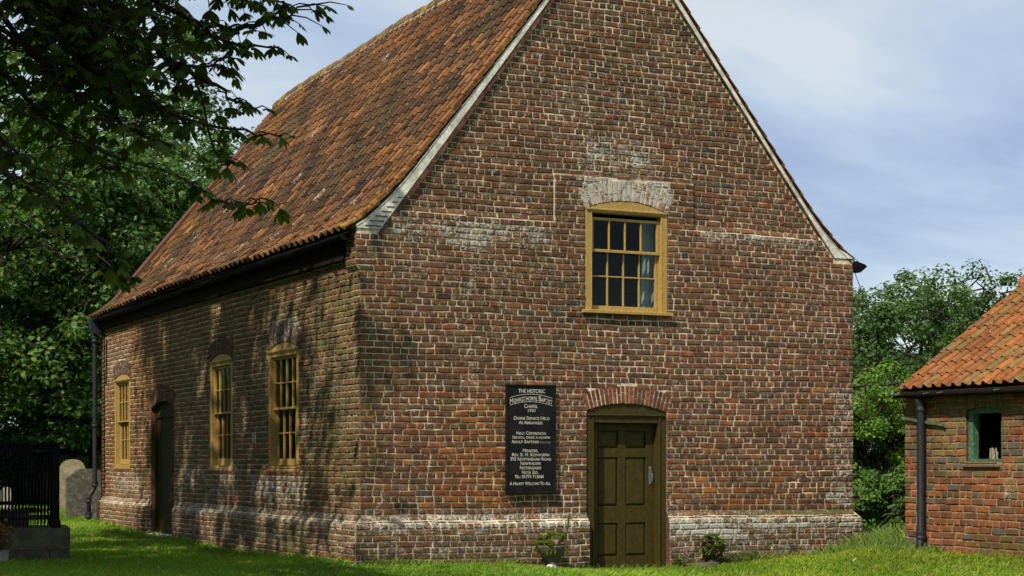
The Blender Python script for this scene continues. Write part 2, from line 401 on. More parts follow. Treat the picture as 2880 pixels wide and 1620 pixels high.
def moss_left(u, z):
    return max(.46*blob(u, z, -.1, 1.9, .6, 4.0, .5), .30*blob(u, z, 1.5, 5, 2.4, 3.9, .6), .6*blob(u, z, 1.5, 2.8, -.1, .5, .3), .5*blob(u, z, -.1, 14, -.3, .08, .12), .5*blob(u, z, 12.8, 14, .4, .65, .1), .3*blob(u, z, -.1, 1.2, -.1, 1, .3))
PAL = np.array([(.168,.076,.039),(.150,.068,.037),(.188,.080,.039),(.138,.068,.041),(.162,.084,.045),(.182,.075,.037),(.126,.060,.037),(.198,.088,.043),(.150,.086,.047)])
def col_front(u, z):
    c = PAL[random.randrange(len(PAL))]*random.uniform(.82, 1.16)
    r = random.random()
    if r < .02: c = np.array((.095, .066, .050))*random.uniform(.8, 1.2)
    elif r < .055: c = np.array((.24, .085, .040))*random.uniform(.8, 1.1)
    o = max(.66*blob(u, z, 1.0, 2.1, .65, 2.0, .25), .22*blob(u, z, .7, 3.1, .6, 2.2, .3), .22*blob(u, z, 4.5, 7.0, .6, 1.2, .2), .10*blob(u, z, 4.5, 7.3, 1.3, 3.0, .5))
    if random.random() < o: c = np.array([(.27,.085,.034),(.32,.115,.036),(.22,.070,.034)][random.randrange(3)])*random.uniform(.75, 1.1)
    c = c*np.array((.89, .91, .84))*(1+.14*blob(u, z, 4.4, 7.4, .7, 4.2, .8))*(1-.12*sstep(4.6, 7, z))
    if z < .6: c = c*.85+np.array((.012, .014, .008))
    return c
def col_left(u, z):
    c = np.array([(.165,.098,.046),(.185,.110,.050),(.138,.082,.044),(.190,.094,.046),(.16,.108,.05)][random.randrange(5)])*random.uniform(.78, 1.2)
    if random.random() < .035: c = np.array((.20, .085, .035))
    if u > 9.5 or random.random() < .25*blob(u, z, 2, 9, .6, 1.4, .3): c = c*np.array((1.15, .94, .88))
    return c
def mort_front(u, z):
    g = np.array((.58, .49, .32))
    pale = max(.9*blob(u, z, 3.1, 4.5, 1.95, 2.3, .06), .95*blob(u, z, 3.25, 4.3, 2.25, 3.1, .15), .8*blob(u, z, 6.2, 7.0, .75, 1.3, .12), .7*blob(u, z, .82, 1.10, .6, 2.5, .08), .8*blob(u, z, 2.85, 3.2, -.1, 1.4, .1), .55*blob(u, z, 2.98, 3.16, 3.3, 4.5, .06), .55*blob(u, z, 4.4, 4.6, 3.2, 4.3, .06), .5*blob(u, z, 6.8, 7.4, 3.0, 4.1, .12), .5*blob(u, z, .0, .45, 3.8, 4.2, .1), .4*blob(u, z, 4.6, 6.9, 1.0, 3.9, .5), .3*blob(u, z, 2, 6, 4.7, 8.5, .5), .5*blob(u, z, 4.5, 6.6, -.1, .3, .1))
    yel = .8*blob(u, z, 1.0, 2.0, .6, 2.0, .25)
    g = g*(1-pale)+np.array((.88, .78, .58))*pale
    return g*(1-yel*.6)+np.array((.50, .42, .20))*yel*.6
def mort_left(u, z):
    return np.array((.52, .45, .29))*(1+.4*blob(u, z, 2, 4.4, .6, 1.2, .2)+.3*blob(u, z, 10.5, 14, .6, 3.6, .3))

BF = [(0,1,2,3,4,5)]+[(6+i, 6+(i+1) % 6, (i+1) % 6, i) for i in range(6)]+[(12+i, 12+(i+1) % 6, 6+(i+1) % 6, 6+i) for i in range(6)]
BFr = [q[::-1] for q in BF]
def brick_verts(to3, nf, u0, u1, z0, z1, o, b=.0105, back=-.012, j=.0028, wave=True):
    """rounded, slightly irregular brick face; six-sided outline so that long edges can wander"""
    um = (u0+u1)/2+random.uniform(-.02, .02)*(u1-u0)/.2
    ring = [(u0, z0), (um, z0), (u1, z0), (u1, z1), (um, z1), (u0, z1)]
    ring = [(u+random.uniform(-j, j), z+random.uniform(-j, j)) for u, z in ring]
    uc, zc = (u0+u1)/2, (z0+z1)/2
    tilt = random.uniform(-.0025, .0025)
    v = []
    for k in range(3):
        for i, (u, z) in enumerate(ring):
            if k == 0:
                du = 0 if i in (1, 4) else (b if u < uc else -b); dz = b if z < zc else -b
                uu, zz, n = u+du*random.uniform(.7, 1.5), z+dz*random.uniform(.7, 1.3), o+tilt*(1 if u > uc else -1)+random.uniform(-.0012, .0012)
            else: uu, zz, n = u, z, (max(o-b*.95, .0012) if k == 1 else back)
            v.append(to3(uu, zz+(wob(uu, zz) if wave else 0), n+nf(min(max(uu, u0), u1), zz)))
    return v

def lay(to3, nf, z0, z1, c, uspan, opens, colf, limf, mosf, flip, recs, ulen=.2335, headers='mix', j=.0042, jn=.0072, wave=True, jz=.0022):
    """lay courses; recs gets (verts, faces, col, lime, moss, centre, width)"""
    k = 0; z = z0
    while z < z1-.3*c:
        zt = min(z+c, z1); zm = (z+zt)/2
        spans = uspan(zm, z, zt)
        for op in opens:
            h = op.half(zm)
            if h > 0:
                a, b = op.uc-h, op.uc+h; ns = []
                for s, e in spans:
                    if b <= s or a >= e: ns.append((s, e)); continue
                    if a > s: ns.append((s, a))
                    if b < e: ns.append((b, e))
                spans = ns
        if spans:
            lo = min(s for s, e in spans); hi = max(e for s, e in spans)
            u = -.15+random.uniform(-.03, .03) - (.0 if k % 2 else ulen/2)+math.floor(lo/ulen)*ulen-ulen; cuts = []
            while u < hi+.3:
                cuts.append(u)
                if headers == 'mix': hd = random.random() < (.90 if k % 2 else .05)
                elif headers == 'garden': hd = (k % 4 == 2) or random.random() < .06
                else: hd = False
                u += (ulen/2 if hd else ulen)*random.uniform(.93, 1.06)
            for s, e in spans:
                cs = [s]+[q for q in cuts if s+.045 < q < e-.045]+[e]
                for a, b in zip(cs[:-1], cs[1:]):
                    if b-a < .02: continue
                    uc = (a+b)/2
                    a2 = a+(jn*.9 if a > s+.001 else 0); b2 = b-(jn*.9 if b < e-.001 else 0)
                    o = .0115+random.uniform(-.0045, .0045)
                    v = brick_verts(to3, nf, a2, b2, z+jn+random.uniform(-jz, jz), zt-jn*.8+random.uniform(-jz, jz), o, j=j, wave=wave)
                    recs.append((v, BFr if flip else BF, colf(uc, zm), limf(uc, zm)*random.uniform(.7, 1.15), mosf(uc, zm)*random.uniform(.6, 1.2), to3(uc, zm, 0), (b-a)*(zt-z)))
        z = zt; k += 1

def px_area(rec, nrm):
    p = np.array(rec[5]); x, y, Z = proj(p)
    if not (-20 < x < 2900 and 0 < y < 1640): return 0
    d = CAM-p; d /= np.linalg.norm(d)
    return rec[6]*max(d@nrm, 0)/Z**2

def add_crust_shade(g, r, on):
    if on:      # black lichen crust and painted rib shade: channel darkened, roll lightened as if lit
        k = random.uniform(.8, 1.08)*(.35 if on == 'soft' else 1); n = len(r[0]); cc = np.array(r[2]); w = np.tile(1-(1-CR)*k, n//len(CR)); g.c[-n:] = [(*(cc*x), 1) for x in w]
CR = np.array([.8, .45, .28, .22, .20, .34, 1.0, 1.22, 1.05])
def emit_pieces(recs, areas, nmax, name, stuffname, mat, parents, stuffparent, crust_shade=False):
    order = np.argsort(-np.array(areas)); chosen = set(order[:nmax].tolist()); rest = G()
    for i, r in enumerate(recs):
        if i in chosen and areas[i] > 0:
            g = G(); g.add(r[0], r[1], r[2], r[3], r[4]); c = tuple(r[5]); add_crust_shade(g, r, crust_shade); g.obj(name, mat, parents[i] if isinstance(parents, list) else parents, recalc=False, origin=c)
        else: rest.add(r[0], r[1], r[2], r[3], r[4]); add_crust_shade(rest, r, crust_shade)
    if rest.v:
        o = rest.obj(stuffname, mat, stuffparent, recalc=False); o['kind'] = 'stuff'; return o

# ------------------------------------------------------------------ mortar sheets with openings
def sheet(name, to3, nf, outer, opens, lines, colf, limf, mosf, flip, parent, mat, grid=.085, wave=True, depth=.30, inner=None):
    pts = []; edges = []
    def loop(p, closed=True):
        b = len(pts); pts.extend(p); n = len(p)
        edges.extend([(b+i, b+(i+1) % n) for i in range(n if closed else n-1)])
    def subdiv(p, d=.1):
        q = []
        for (a, b), (c, e) in zip(p, p[1:]+p[:1]):
            m = max(1, int(math.hypot(c-a, e-b)/d)); q += [(a+(c-a)*i/m, b+(e-b)*i/m) for i in range(m)]
        return q
    outer = subdiv(outer); loop(outer); holes = [o.outline() for o in opens]
    for h in holes: loop(h)
    for ln in lines: loop(ln, False)
    us = [p[0] for p in outer]; zs = [p[1] for p in outer]
    for i, u in enumerate(np.arange(min(us)+grid/2, max(us), grid)):
        for z in np.arange(min(zs)+grid/2, max(zs), grid): pts.append((u+random.uniform(-.01, .01), z+random.uniform(-.01, .01)))
    r = delaunay_2d_cdt([Vector(p) for p in pts], edges, [], 0, 1e-5)
    vv, ff = r[0], r[2]
    V = np.array([(p.x, p.y) for p in vv])
    def inside(poly, q):
        x, y = q[:, 0], q[:, 1]; ins = np.zeros(len(q), bool); n = len(poly)
        for i in range(n):
            x1, y1 = poly[i]; x2, y2 = poly[(i+1) % n]
            if y1 == y2: continue
            cr = ((y1 > y) != (y2 > y)) & (x < (x2-x1)*(y-y1)/(y2-y1)+x1); ins ^= cr
        return ins
    T = np.array([f for f in ff if len(f) == 3]); ct = V[T].mean(1)
    ok = inside(outer, ct)
    for h in holes: ok &= ~inside(h, ct)
    T = T[ok]
    used = np.unique(T); mp_ = -np.ones(len(V), int); mp_[used] = np.arange(len(used))
    g = G()
    for i in used:
        u, z = V[i]
        g.v.append(to3(u, z+(wob(u, z) if wave else 0), nf(u, z))); c = colf(u, z); g.c.append((*c, 1)); g.l.append(.55*limf(u, z)); g.m.append(mosf(u, z))
    for t in T:
        a, b, c = (int(mp_[q]) for q in t)
        (x1, y1), (x2, y2), (x3, y3) = V[t[0]], V[t[1]], V[t[2]]
        ccw = (x2-x1)*(y3-y1)-(x3-x1)*(y2-y1) > 0
        g.f.append((a, b, c) if ccw != flip else (a, c, b))
    # reveals
    for h in holes:
        n = len(h)
        for i in range(n):
            (a, b), (c, d) = h[i], h[(i+1) % n]
            na, nc = nf(a, b), nf(c, d); e = lambda u, z: z+(wob(u, z) if wave else 0)
            q = [to3(a, e(a, b), na), to3(c, e(c, d), nc), to3(c, d, -depth), to3(a, b, -depth)]
            g.add(q, [(0, 1, 2, 3)] if flip else [(3, 2, 1, 0)], (.13, .065, .045), 0, 0)
    o = g.obj(name, mat, parent, recalc=False)
    if inner:
        gi = G(); gi.v = [to3(*V[i], -inner) for i in used]; gi.f = [f[::-1] for f in g.f[:len(T)]]; gi.c = []
        gi.l = []; gi.m = []; gi.obj('inner_plaster', M['plaster'], parent and o, recalc=False)
    return o

APEX = (3.625, 8.58)
gab_outer = [(-.0, .62), (-.0, 4.15), (.262, 4.15), APEX, (glR(4.15), 4.15), (WD, 4.15), (WD, .60), (WD+.095, .50), (WD+.095, -.4), (-.095, -.4), (-.095, .50), (0, .60)]
gab_outer = [(-.095, -.4), (WD+.095, -.4), (WD+.095, .50), (WD, .60), (WD, 4.15), (glR(4.15), 4.15), APEX, (.262, 4.15), (-.05, 4.15), (-.05, 3.70), (0, 3.70), (0, .60), (-.095, .50)]
gab_lines = [[(-.09, .501), (3.15, .501)], [(4.4, .501), (WD+.09, .501)], [(.005, .60), (3.15, .60)], [(4.4, .60), (WD-.005, .60)],
    [(.46, 4.385), (2.69, 4.385)], [(.53, 4.46), (2.69, 4.46)], [(4.82, 4.385), (6.93, 4.385)], [(4.82, 4.46), (6.88, 4.46)],
    [(2.702, 4.3), (2.702, 5.028), (4.808, 5.028), (4.808, 4.3)], [(2.697, 4.3), (2.697, 5.033), (4.813, 5.033), (4.813, 4.3)]]
gable = sheet('gable_wall', front3, n_front, gab_outer, [AW, AD], gab_lines, mort_front, lime_front, moss_front, False, chapel, M['mortar'], inner=.36)
lef_outer = [(-.095, -.4), (LN, -.4), (LN, 4.15), (0, 4.15), (0, .60), (-.095, .50)]
lef_lines = [[(-.09, .501), (8.24, .501)], [(10.01, .501), (LN-.01, .501)], [(.005, .60), (8.24, .60)], [(10.01, .60), (LN-.01, .60)], [(.338, 4.14), (.338, 3.70)], [(.343, 4.14), (.343, 3.70)], [(.01, 3.70), (.337, 3.70)], [(.01, 3.705), (.337, 3.705)], [(8.25, .69), (8.25, .55)], [(10., .69), (10., .55)]]
side = sheet('side_wall', left3, n_left, lef_outer, [S1, S2, S3, SD], lef_lines, mort_left, lime_left, moss_left, True, chapel, M['mortar'], inner=.36)
# hidden walls, floor
g = G(); g.box((WD-.3, .37, -.3), (WD-.003, LN-.31, 4.15), (.14, .07, .05)); g.obj('east_wall', M['rubble'], chapel)
g = G(); g.prism([(.0, -.3), (WD, -.3), (WD, 4.15), APEX, (0, 4.15)], lambda u, v, d: (u, d, v), LN-.3, LN-.003, (.14, .07, .05)); g.obj('back_wall', M['rubble'], chapel)
g = G(); g.box((.37, .37, .0), (WD-.31, LN-.31, .12)); g.obj('floor', M['darkwood'], chapel)
g = G(); g.box((.37, .37, 2.45), (WD-.31, 3.2, 2.55)); g.obj('gallery_floor', M['darkwood'], chapel)

def span_front(zm, zb, zt):
    if zm < .55:
        e = .085*(1-lin(.50, .60, zm)); return [(-e, WD+e)]
    if zt <= 4.16: return [(-.05 if zm > 3.70 else 0, WD)]
    a, b = glL(zt)+.012, glR(zt)-.012
    return [(a, b)] if b > a+.03 else []
rec_f = []; rec_l = []
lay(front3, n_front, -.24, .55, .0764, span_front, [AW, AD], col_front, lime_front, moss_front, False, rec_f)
nlow = len(rec_f)
# upper front: courses from the plinth to the apex; joints also break at the panel edges
def span_front2(zm, zb, zt):
    s = span_front(zm, zb, zt)
    if 4.41 < zm < PAN[2]:
        ns = []
        for a, b in s:
            for c, d in ((a, PAN[0]), (PAN[0], PAN[1]), (PAN[1], b)):
                if d-c > .03: ns.append((c, d))
        return ns
    return s
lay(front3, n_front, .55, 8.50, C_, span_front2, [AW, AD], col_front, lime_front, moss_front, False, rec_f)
def span_left(zm, zb, zt):
    e = .085*(1-lin(.50, .60, zm)) if zm < .55 else 0
    if zm > 3.70: return [(-.0, .34), (.34, LN)]
    return [(-e, LN)]
lay(left3, n_left, -.24, .55, .0764, span_left, [S1, S2, S3, SD], col_left, lime_left, moss_left, True, rec_l)
lay(left3, n_left, .55, 4.14, C_, span_left, [S1, S2, S3, SD], col_left, lime_left, moss_left, True, rec_l)
areas = [px_area(r, np.array((0, -1, 0))) for r in rec_f]+[px_area(r, np.array((-1, 0, 0))) for r in rec_l]
emit_pieces(rec_f+rec_l, areas, 300, 'brick', 'brickwork', M['brick'], [gable]*len(rec_f)+[side]*len(rec_l), chapel)

def voussoirs(op, to3, nf, flip, parent, n, colf, limf, name='arch_brick', moss=0.):
    for i in range(n):
        t0 = -op.th+2*op.th*i/n; t1 = -op.th+2*op.th*(i+1)/n
        jt = .0075/op.R
        cutr = random.choice((.35, .5, .65)) if random.random() < .8 else None
        segs = [(0, 1)] if cutr is None else [(0, cutr), (cutr, 1)]
        g = G(); col = colf(op.uc, op.zt+.1)
        for a, b in segs:
            r0 = op.R+op.t*a+(.004 if a else random.uniform(-.006, .004)); r1 = op.R+op.t*b-(.005 if b < 1 else .0)
            pt = lambda r, th: (op.uc+r*math.sin(th)+random.uniform(-.002, .002), op.zo+r*math.cos(th)+random.uniform(-.002, .002))
            ring = [pt(r0, t0+jt), pt(r0, t1-jt), pt(r1, t1-jt), pt(r1, t0+jt)]
            o = .010+random.uniform(-.003, .004); bb = .005; cx = sum(q[0] for q in ring)/4; cz = sum(q[1] for q in ring)/4
            v = []
            for k in range(3):
                for u, z in ring:
                    s = 1 if k else .84
                    s2 = 1 if k else 1-.012/(r1-r0)
                    uu, zz = cx+(u-cx)*s, cz+(z-cz)*s2
                    v.append(to3(uu, zz, nf(uu, zz)+(o if k == 0 else o-bb if k == 1 else -.05)))
            f = [(0, 1, 2, 3)]+[(4+q, 4+(q+1) % 4, (q+1) % 4, q) for q in range(4)]+[(8+q, 8+(q+1) % 4, 4+(q+1) % 4, 4+q) for q in range(4)]
            g.add(v, [q[::-1] for q in f] if flip else f, col*random.uniform(.85, 1.15), limf(cx, cz)*random.uniform(.75, 1.1), moss)
        tm = (t0+t1)/2; r = op.R+op.t/2
        g.obj(name, M['brick'], parent, recalc=False, origin=to3(op.uc+r*math.sin(tm), op.zo+r*math.cos(tm), 0))
colarch = lambda u, z: np.array([(.20,.068,.036),(.24,.085,.042),(.16,.06,.035)][random.randrange(3)])*random.uniform(.85, 1.1)
voussoirs(AW, front3, n_front, False, gable, 20, colarch, lime_front)
voussoirs(AD, front3, n_front, False, gable, 21, colarch, lambda u, z: .12)
for s in (S1, S2, S3, SD): voussoirs(s, left3, n_left, True, side, 17, lambda u, z: np.array((.115, .066, .04))*random.uniform(.75, 1.2), lambda u, z: lime_left(u, z)*.8)
# brick sills of the side windows and slate-like course under the upper window
for s in (S1, S2, S3):
    for i in range(6):
        w = (s.u1-s.u0+.08)/6; a = s.u0-.04+i*w; g = G()
        g.add(brick_verts(left3, n_left, a+.004, a+w-.004, s.zb-.075, s.zb-.012, .018), BFr, np.array((.20, .07, .04))*random.uniform(.8, 1.15)); g.obj('sill_brick', M['brick'], side, recalc=False, origin=left3(a+w/2, s.zb-.04, 0))

# ------------------------------------------------------------------ joinery
def bx(g, to3, u0, u1, z0, z1, n0, n1, bev=.004):
    a = to3(u0, z0, n0); b = to3(u1, z1, n1); g.box(a, b, bev=bev)
def head_board(g, op, to3, zlow, n0, n1, inset=.006, k=12):
    p = [(op.u0+inset, zlow), (op.u1-inset, zlow)]
    for i in range(k+1):
        th = op.th*(1-2*i/k); p.append((op.uc+(op.R-inset)*math.sin(th), op.zo+(op.R-inset)*math.cos(th)))
    g.prism(p, to3, n0, n1)
def pane(to3, u0, u1, z0, z1, n, parent):
    g = G(); a = to3(u0, z0, n-.002); b = to3(u1, z1, n+.002); g.box(a, b); g.obj('pane', M['glass'], parent)
def sash(to3, u0, u1, zr, uc, n, parent, name, zl, bottom=.05, top=.04, stile=.042):
    """zl: glass rows as (z0, z1); uc: glass columns as list of u edges"""
    g = G(); z0, z1 = zr; d = .021
    bx(g, to3, u0, u0+stile, z0, z1, n-d, n+d); bx(g, to3, u1-stile, u1, z0, z1, n-d, n+d)
    bx(g, to3, u0+stile+.0005, u1-stile-.0005, z0, z0+bottom, n-d, n+d-.001); bx(g, to3, u0+stile+.0005, u1-stile-.0005, z1-top, z1, n-d, n+d-.001)
    o = g.obj(name, M['ochre'], parent)
    g = G()
    for u in uc[1:-1]: bx(g, to3, u-.010, u+.010, z0+bottom+.0005, z1-top-.0005, n-.018, n+.016, .003)
    for (a, b), (c, d2) in zip(zl[:-1], zl[1:]):
        z = (b+c)/2
        for p, q in zip(uc[:-1], uc[1:]): bx(g, to3, p+.0105, q-.0105, z-.009, z+.009, n-.017, n+.015, .003)
    g.obj('glazing_bars', M['ochre'], parent)
    for p, q in zip(uc[:-1], uc[1:]):
        for a, b in zl: pane(to3, p+.008, q-.008, a-.004, b+.004, n-.004, parent)

def window(op, to3, parent, jamb, zin, zrows, meet, nf=.0, rec=.05, front=False):
    """box frame near the wall face, top sash in the outer channel, bottom sash behind it"""
    u0, u1 = op.u0+.006, op.u1-.006
    g = G(); zb = op.zb+.002
    bx(g, to3, u0, u0+jamb, zb, op.zs-.01, nf-.13, nf); bx(g, to3, u1-jamb, u1, zb, op.zs-.01, nf-.13, nf)
    head_board(g, op, to3, op.zs-.009, nf-.13, nf-.002)
    bx(g, to3, u0+jamb+.0005, u1-jamb-.0005, zin, op.zs-.0105, nf-.13, nf-.001)
    # beads and drip moulding
    bx(g, to3, u0+.01, u1-.01, op.zs-.012, op.zs+.012, nf-.02, nf+.022); bx(g, to3, u0+.03, u1-.03, op.zs-.030, op.zs-.0125, nf-.02, nf+.012)
    for a in (u0+jamb-.016, u1-jamb): bx(g, to3, a+.0005, a+.0155, zb+.04, zin-.0005, nf-.05, nf+.006, .003)
    o = g.obj('window', M['ochre'], parent)
    g = G()
    ex = .05 if front else .0
    bx(g, to3, op.u0-ex, op.u1+ex, op.zb-.045, op.zb+.001, -.12, .075 if front else .022, .006)
    if not front: bx(g, to3, op.u0+.06, op.u1-.06, op.zb+.0015, op.zb+.035, -.12, .006, .004)
    g.obj('sill', M['ochre'], o)
    return o, u0+jamb, u1-jamb
wf, a, b = window(AW, front3, gable.parent, .098, 4.555, None, None, nf=.004, front=True)
cols = lambda a, b, s=.042, k=4: [a+s+(b-a-2*s)*i/k for i in range(k+1)]
sash(front3, a+.002, b-.002, (4.045, 4.50), cols(a, b), -.055, wf, 'upper_sash', [(4.085, 4.462)], .038, .036)
sash(front3, a+.002, b-.002, (3.285, 4.09), cols(a, b), -.102, wf, 'lower_sash', [(3.345, 3.725), (3.742, 4.05)], .06, .036)
for s in (S1, S2, S3):
    w, a, b = window(s, left3, chapel, .105, 2.745, None, None, nf=.0)
    sash(left3, a+.002, b-.002, (2.01, 2.742), cols(a, b), -.055, w, 'upper_sash', [(2.045, 2.37), (2.388, 2.705)], .035, .036)
    sash(left3, a+.002, b-.002, (1.23, 2.05), cols(a, b), -.102, w, 'lower_sash', [(1.335, 1.68), (1.698, 2.012)], .10, .036)
# curtain behind the upper window
g = G(); v = []; f = []
for i in range(13):
    for j in range(9):
        u = 4.15+.22*i/12+.05*(1-j/8)*(i/12-.5); v.append((u, .24+.022*math.sin(i*1.9)+.01*math.sin(j), 3.3+1.2*j/8))
for i in range(12):
    for j in range(8): f.append((i*9+j, (i+1)*9+j, (i+1)*9+j+1, i*9+j+1))
v2 = [(x, y+.004, z) for x, y, z in v]; n0 = len(v); f += [tuple(q+n0 for q in r[::-1]) for r in f]
g.add(v+v2, f); tag(g.obj('curtain', M['curtain'], None, smooth=True, origin=(4.26, .24, 3.3)), 'white curtain hanging inside the upper gable window', 'curtain')

# front door
def build_front_door():
    op = AD; u0, u1 = op.u0+.006, op.u1-.006
    g = G(); j = .115; zb = -.16
    for a, b in ((u0, u0+j), (u1-j, u1)): bx(g, front3, a, b, zb, op.zs-.012, -.17, -.012)
    head_board(g, op, front3, op.zs-.0115, -.17, -.014)
    bx(g, front3, u0+j+.0005, u1-j-.0005, 1.80, op.zs-.0125, -.17, -.013)
    bx(g, front3, u0+.012, u1-.012, 1.895, 1.912, -.0125, .012, .003)
    for a in (u0+j-.028, u1-j+.010): bx(g, front3, a, a+.018, zb+.01, 1.87, -.0115, .004, .003)
    d = g.obj('door', M['olive'], chapel)
    # leaf: stiles, rails, raised panels
    a, b = u0+j+.003, u1-j-.003; n = -.155; w = b-a
    zt = 1.797; rails = [(-.15, .035), (.475, .70), (1.345, 1.465), (1.70, zt)]
    g = G()
    st = .115; mu = .115; m0 = (a+b)/2-mu/2
    bx(g, front3, a, a+st, -.15, zt, n-.02, n+.02, .003); bx(g, front3, b-st, b, -.15, zt, n-.02, n+.02, .003)
    for r0, r1 in rails: bx(g, front3, a+st+.0005, b-st-.0005, r0, r1, n-.02, n+.0195, .003)
    for (r0, r1), (s0, s1) in zip(rails[:-1], rails[1:]): bx(g, front3, m0, m0+mu, r1+.0005, s0-.0005, n-.02, n+.019, .003)
    lf = g.obj('door_leaf', M['olive'], d)
    for (r0, r1), (s0, s1) in zip(rails[:-1], rails[1:]):
        for c0, c1 in ((a+st, m0), (m0+mu, b-st)):
            g = G(); z0, z1 = r1+.001, s0-.001; c0 += .001; c1 -= .001; q = .035; v = []
            for uu0, uu1, zz0, zz1, nn in ((c0, c1, z0, z1, n-.012), (c0+.004, c1-.004, z0+.004, z1-.004, n-.010), (c0+q, c1-q, z0+q, z1-q, n+.010), (c0+q, c1-q, z0+q, z1-q, n+.010)):
                v += [front3(uu0, zz0, nn), front3(uu1, zz0, nn), front3(uu1, zz1, nn), front3(uu0, zz1, nn)]
            f = []
            for k in (0, 1): f += [(4*k+i, 4*k+(i+1) % 4, 4*k+4+(i+1) % 4, 4*k+4+i) for i in range(4)]
            f.append((8, 9, 10, 11)); v = v[:12]; g.add(v, f); g.obj('panel', M['olive'], d, recalc=False)
    g = G(); bx(g, front3, b-.072, b-.030, .985, 1.225, n+.0205, n+.028, .002); g.obj('lock_plate', M['greyiron'], d)
    g = G(); g.tube([front3(b-.05, 1.13, n+.03), front3(b-.05, 1.13, n+.06), front3(b-.045, 1.09, n+.07), front3(b-.04, 1.02, n+.06), front3(b-.04, 1.0, n+.03)], .008, 6); g.obj('door_handle', M['greyiron'], d, smooth=True)
    g = G(); g.box((u0, -.02, -.30), (u1, .25, -.162), bev=.01); g.obj('threshold', M['stone'], d)
build_front_door()
def build_side_door():
    op = SD; u0, u1 = op.u0+.006, op.u1-.006
    g = G(); head_board(g, op, left3, 2.11, -.14, -.085); bx(g, left3, u0, u0+.07, -.1, 2.1095, -.14, -.06); bx(g, left3, u1-.07, u1, -.1, 2.1095, -.14, -.06)
    bx(g, left3, u0+.0705, u1-.0705, 2.04, 2.1095, -.14, -.07)
    d = g.obj('door', M['darkolive'], chapel)
    n = 7; w = (u1-u0-.146)/n
    for i in range(n):
        g = G(); a = u0+.073+i*w; bx(g, left3, a+.002, a+w-.002, .07, 2.037, -.13, -.10+random.uniform(-.002, .002), .004); g.obj('plank', M['darkolive'], d)
    g = G(); g.tube([left3(u0+.17, 1.14, -.10), left3(u0+.17, 1.14, -.05)], .009, 8); g.lathe(left3(u0+.17, 1.14, -.04), [(.005, -.03), (.028, -.018), (.03, 0), (.028, .018), (.005, .03)], 12); g.obj('door_knob', M['iron'], d, smooth=True)
    g = G(); g.box((-.10, op.u0-.02, -.15), (.24, op.u1+.02, .055), bev=.015); g.obj('door_step', M['whitestone'], d)
build_side_door()

# ------------------------------------------------------------------ chapel roof
RPROF = [(-.17, 4.135), (.08, 4.31), (.36, 4.565), (.62, 4.85), (3.65, 8.70)]
def roof_arc(prof):
    s = [0]
    for (a, b), (c, d) in zip(prof[:-1], prof[1:]): s.append(s[-1]+math.hypot(c-a, d-b))
    return s
RS = roof_arc(RPROF); RTOT = RS[-1]
def roof_pt(s):
    xs = [p[0] for p in RPROF]; zs = [p[1] for p in RPROF]
    if s < 0:
        t = s/RS[1]; return xs[0]+(xs[1]-xs[0])*t, zs[0]+(zs[1]-zs[0])*t
    return float(np.interp(s, RS, xs)), float(np.interp(s, RS, zs))
def sag(y, fr):
    d = float(np.interp(y, [-.2, 5.6, 7, 8.4, 9.6, 10.8, 12.5, 13.8], [0, 0, -.005, -.025, -.04, -.055, -.115, -.19]))
    return d*fr + .018*fr*math.sin(y*1.1) - .03*math.sin(math.pi*fr)*math.sin(y*.5+.6) + .006*math.sin(y*3.3+fr*9) - .10*(1-fr)*lin(9, 13.7, y)
TP = [(0.0, .020), (.10, .002), (.26, -.018), (.44, -.022), (.57, -.010), (.67, .022), (.79, .046), (.92, .044), (1.06, .014)]   # pantile section
def tile_rec(s0, s1, y0, y1, mirror=False, lift=.020, th=.012):
    """one pantile between slope positions s0..s1; columns run from y0 to y1"""
    (xa, za), (xb, zb) = roof_pt(s0), roof_pt(s1)
    dx, dz = xb-xa, zb-za; l = math.hypot(dx, dz); nx, nz = -dz/l, dx/l
    v = []; jy = random.uniform(-.004, .004); jl = random.uniform(-.006, .008); jt = random.uniform(-.005, .005)
    for row, (x, z, li) in enumerate(((xa-dx/l*jl, za-dz/l*jl, lift), (xb, zb, .0))):
        for lay_ in (0, 1):
            for t, h in TP:
                y = y0+(y1-y0)*t+jy
                fr = (s0 if row == 0 else s1)/RTOT
                o = h+li-(th if lay_ else 0)+jt*(t-.5)+(.0)
                px = x+nx*o; pz = z+nz*o+sag(y, fr)
                v.append(((2*3.65-px) if mirror else px, y, pz))
    n = len(TP); f = []
    for i in range(n-1):
        f.append((i, i+1, 2*n+i+1, 2*n+i))                # top
        f.append((n+i+1, n+i, i, i+1)[::-1] if False else (n+i, n+i+1, i+1, i))   # front lip
    f.append((0, 2*n, 3*n, n)); f.append((n-1, 2*n-1, 4*n-1, 3*n-1))
    if mirror: f = [q[::-1] for q in f]
    c = ((xa+xb)/2, (y0+y1)/2, (za+zb)/2)
    return v, f, c
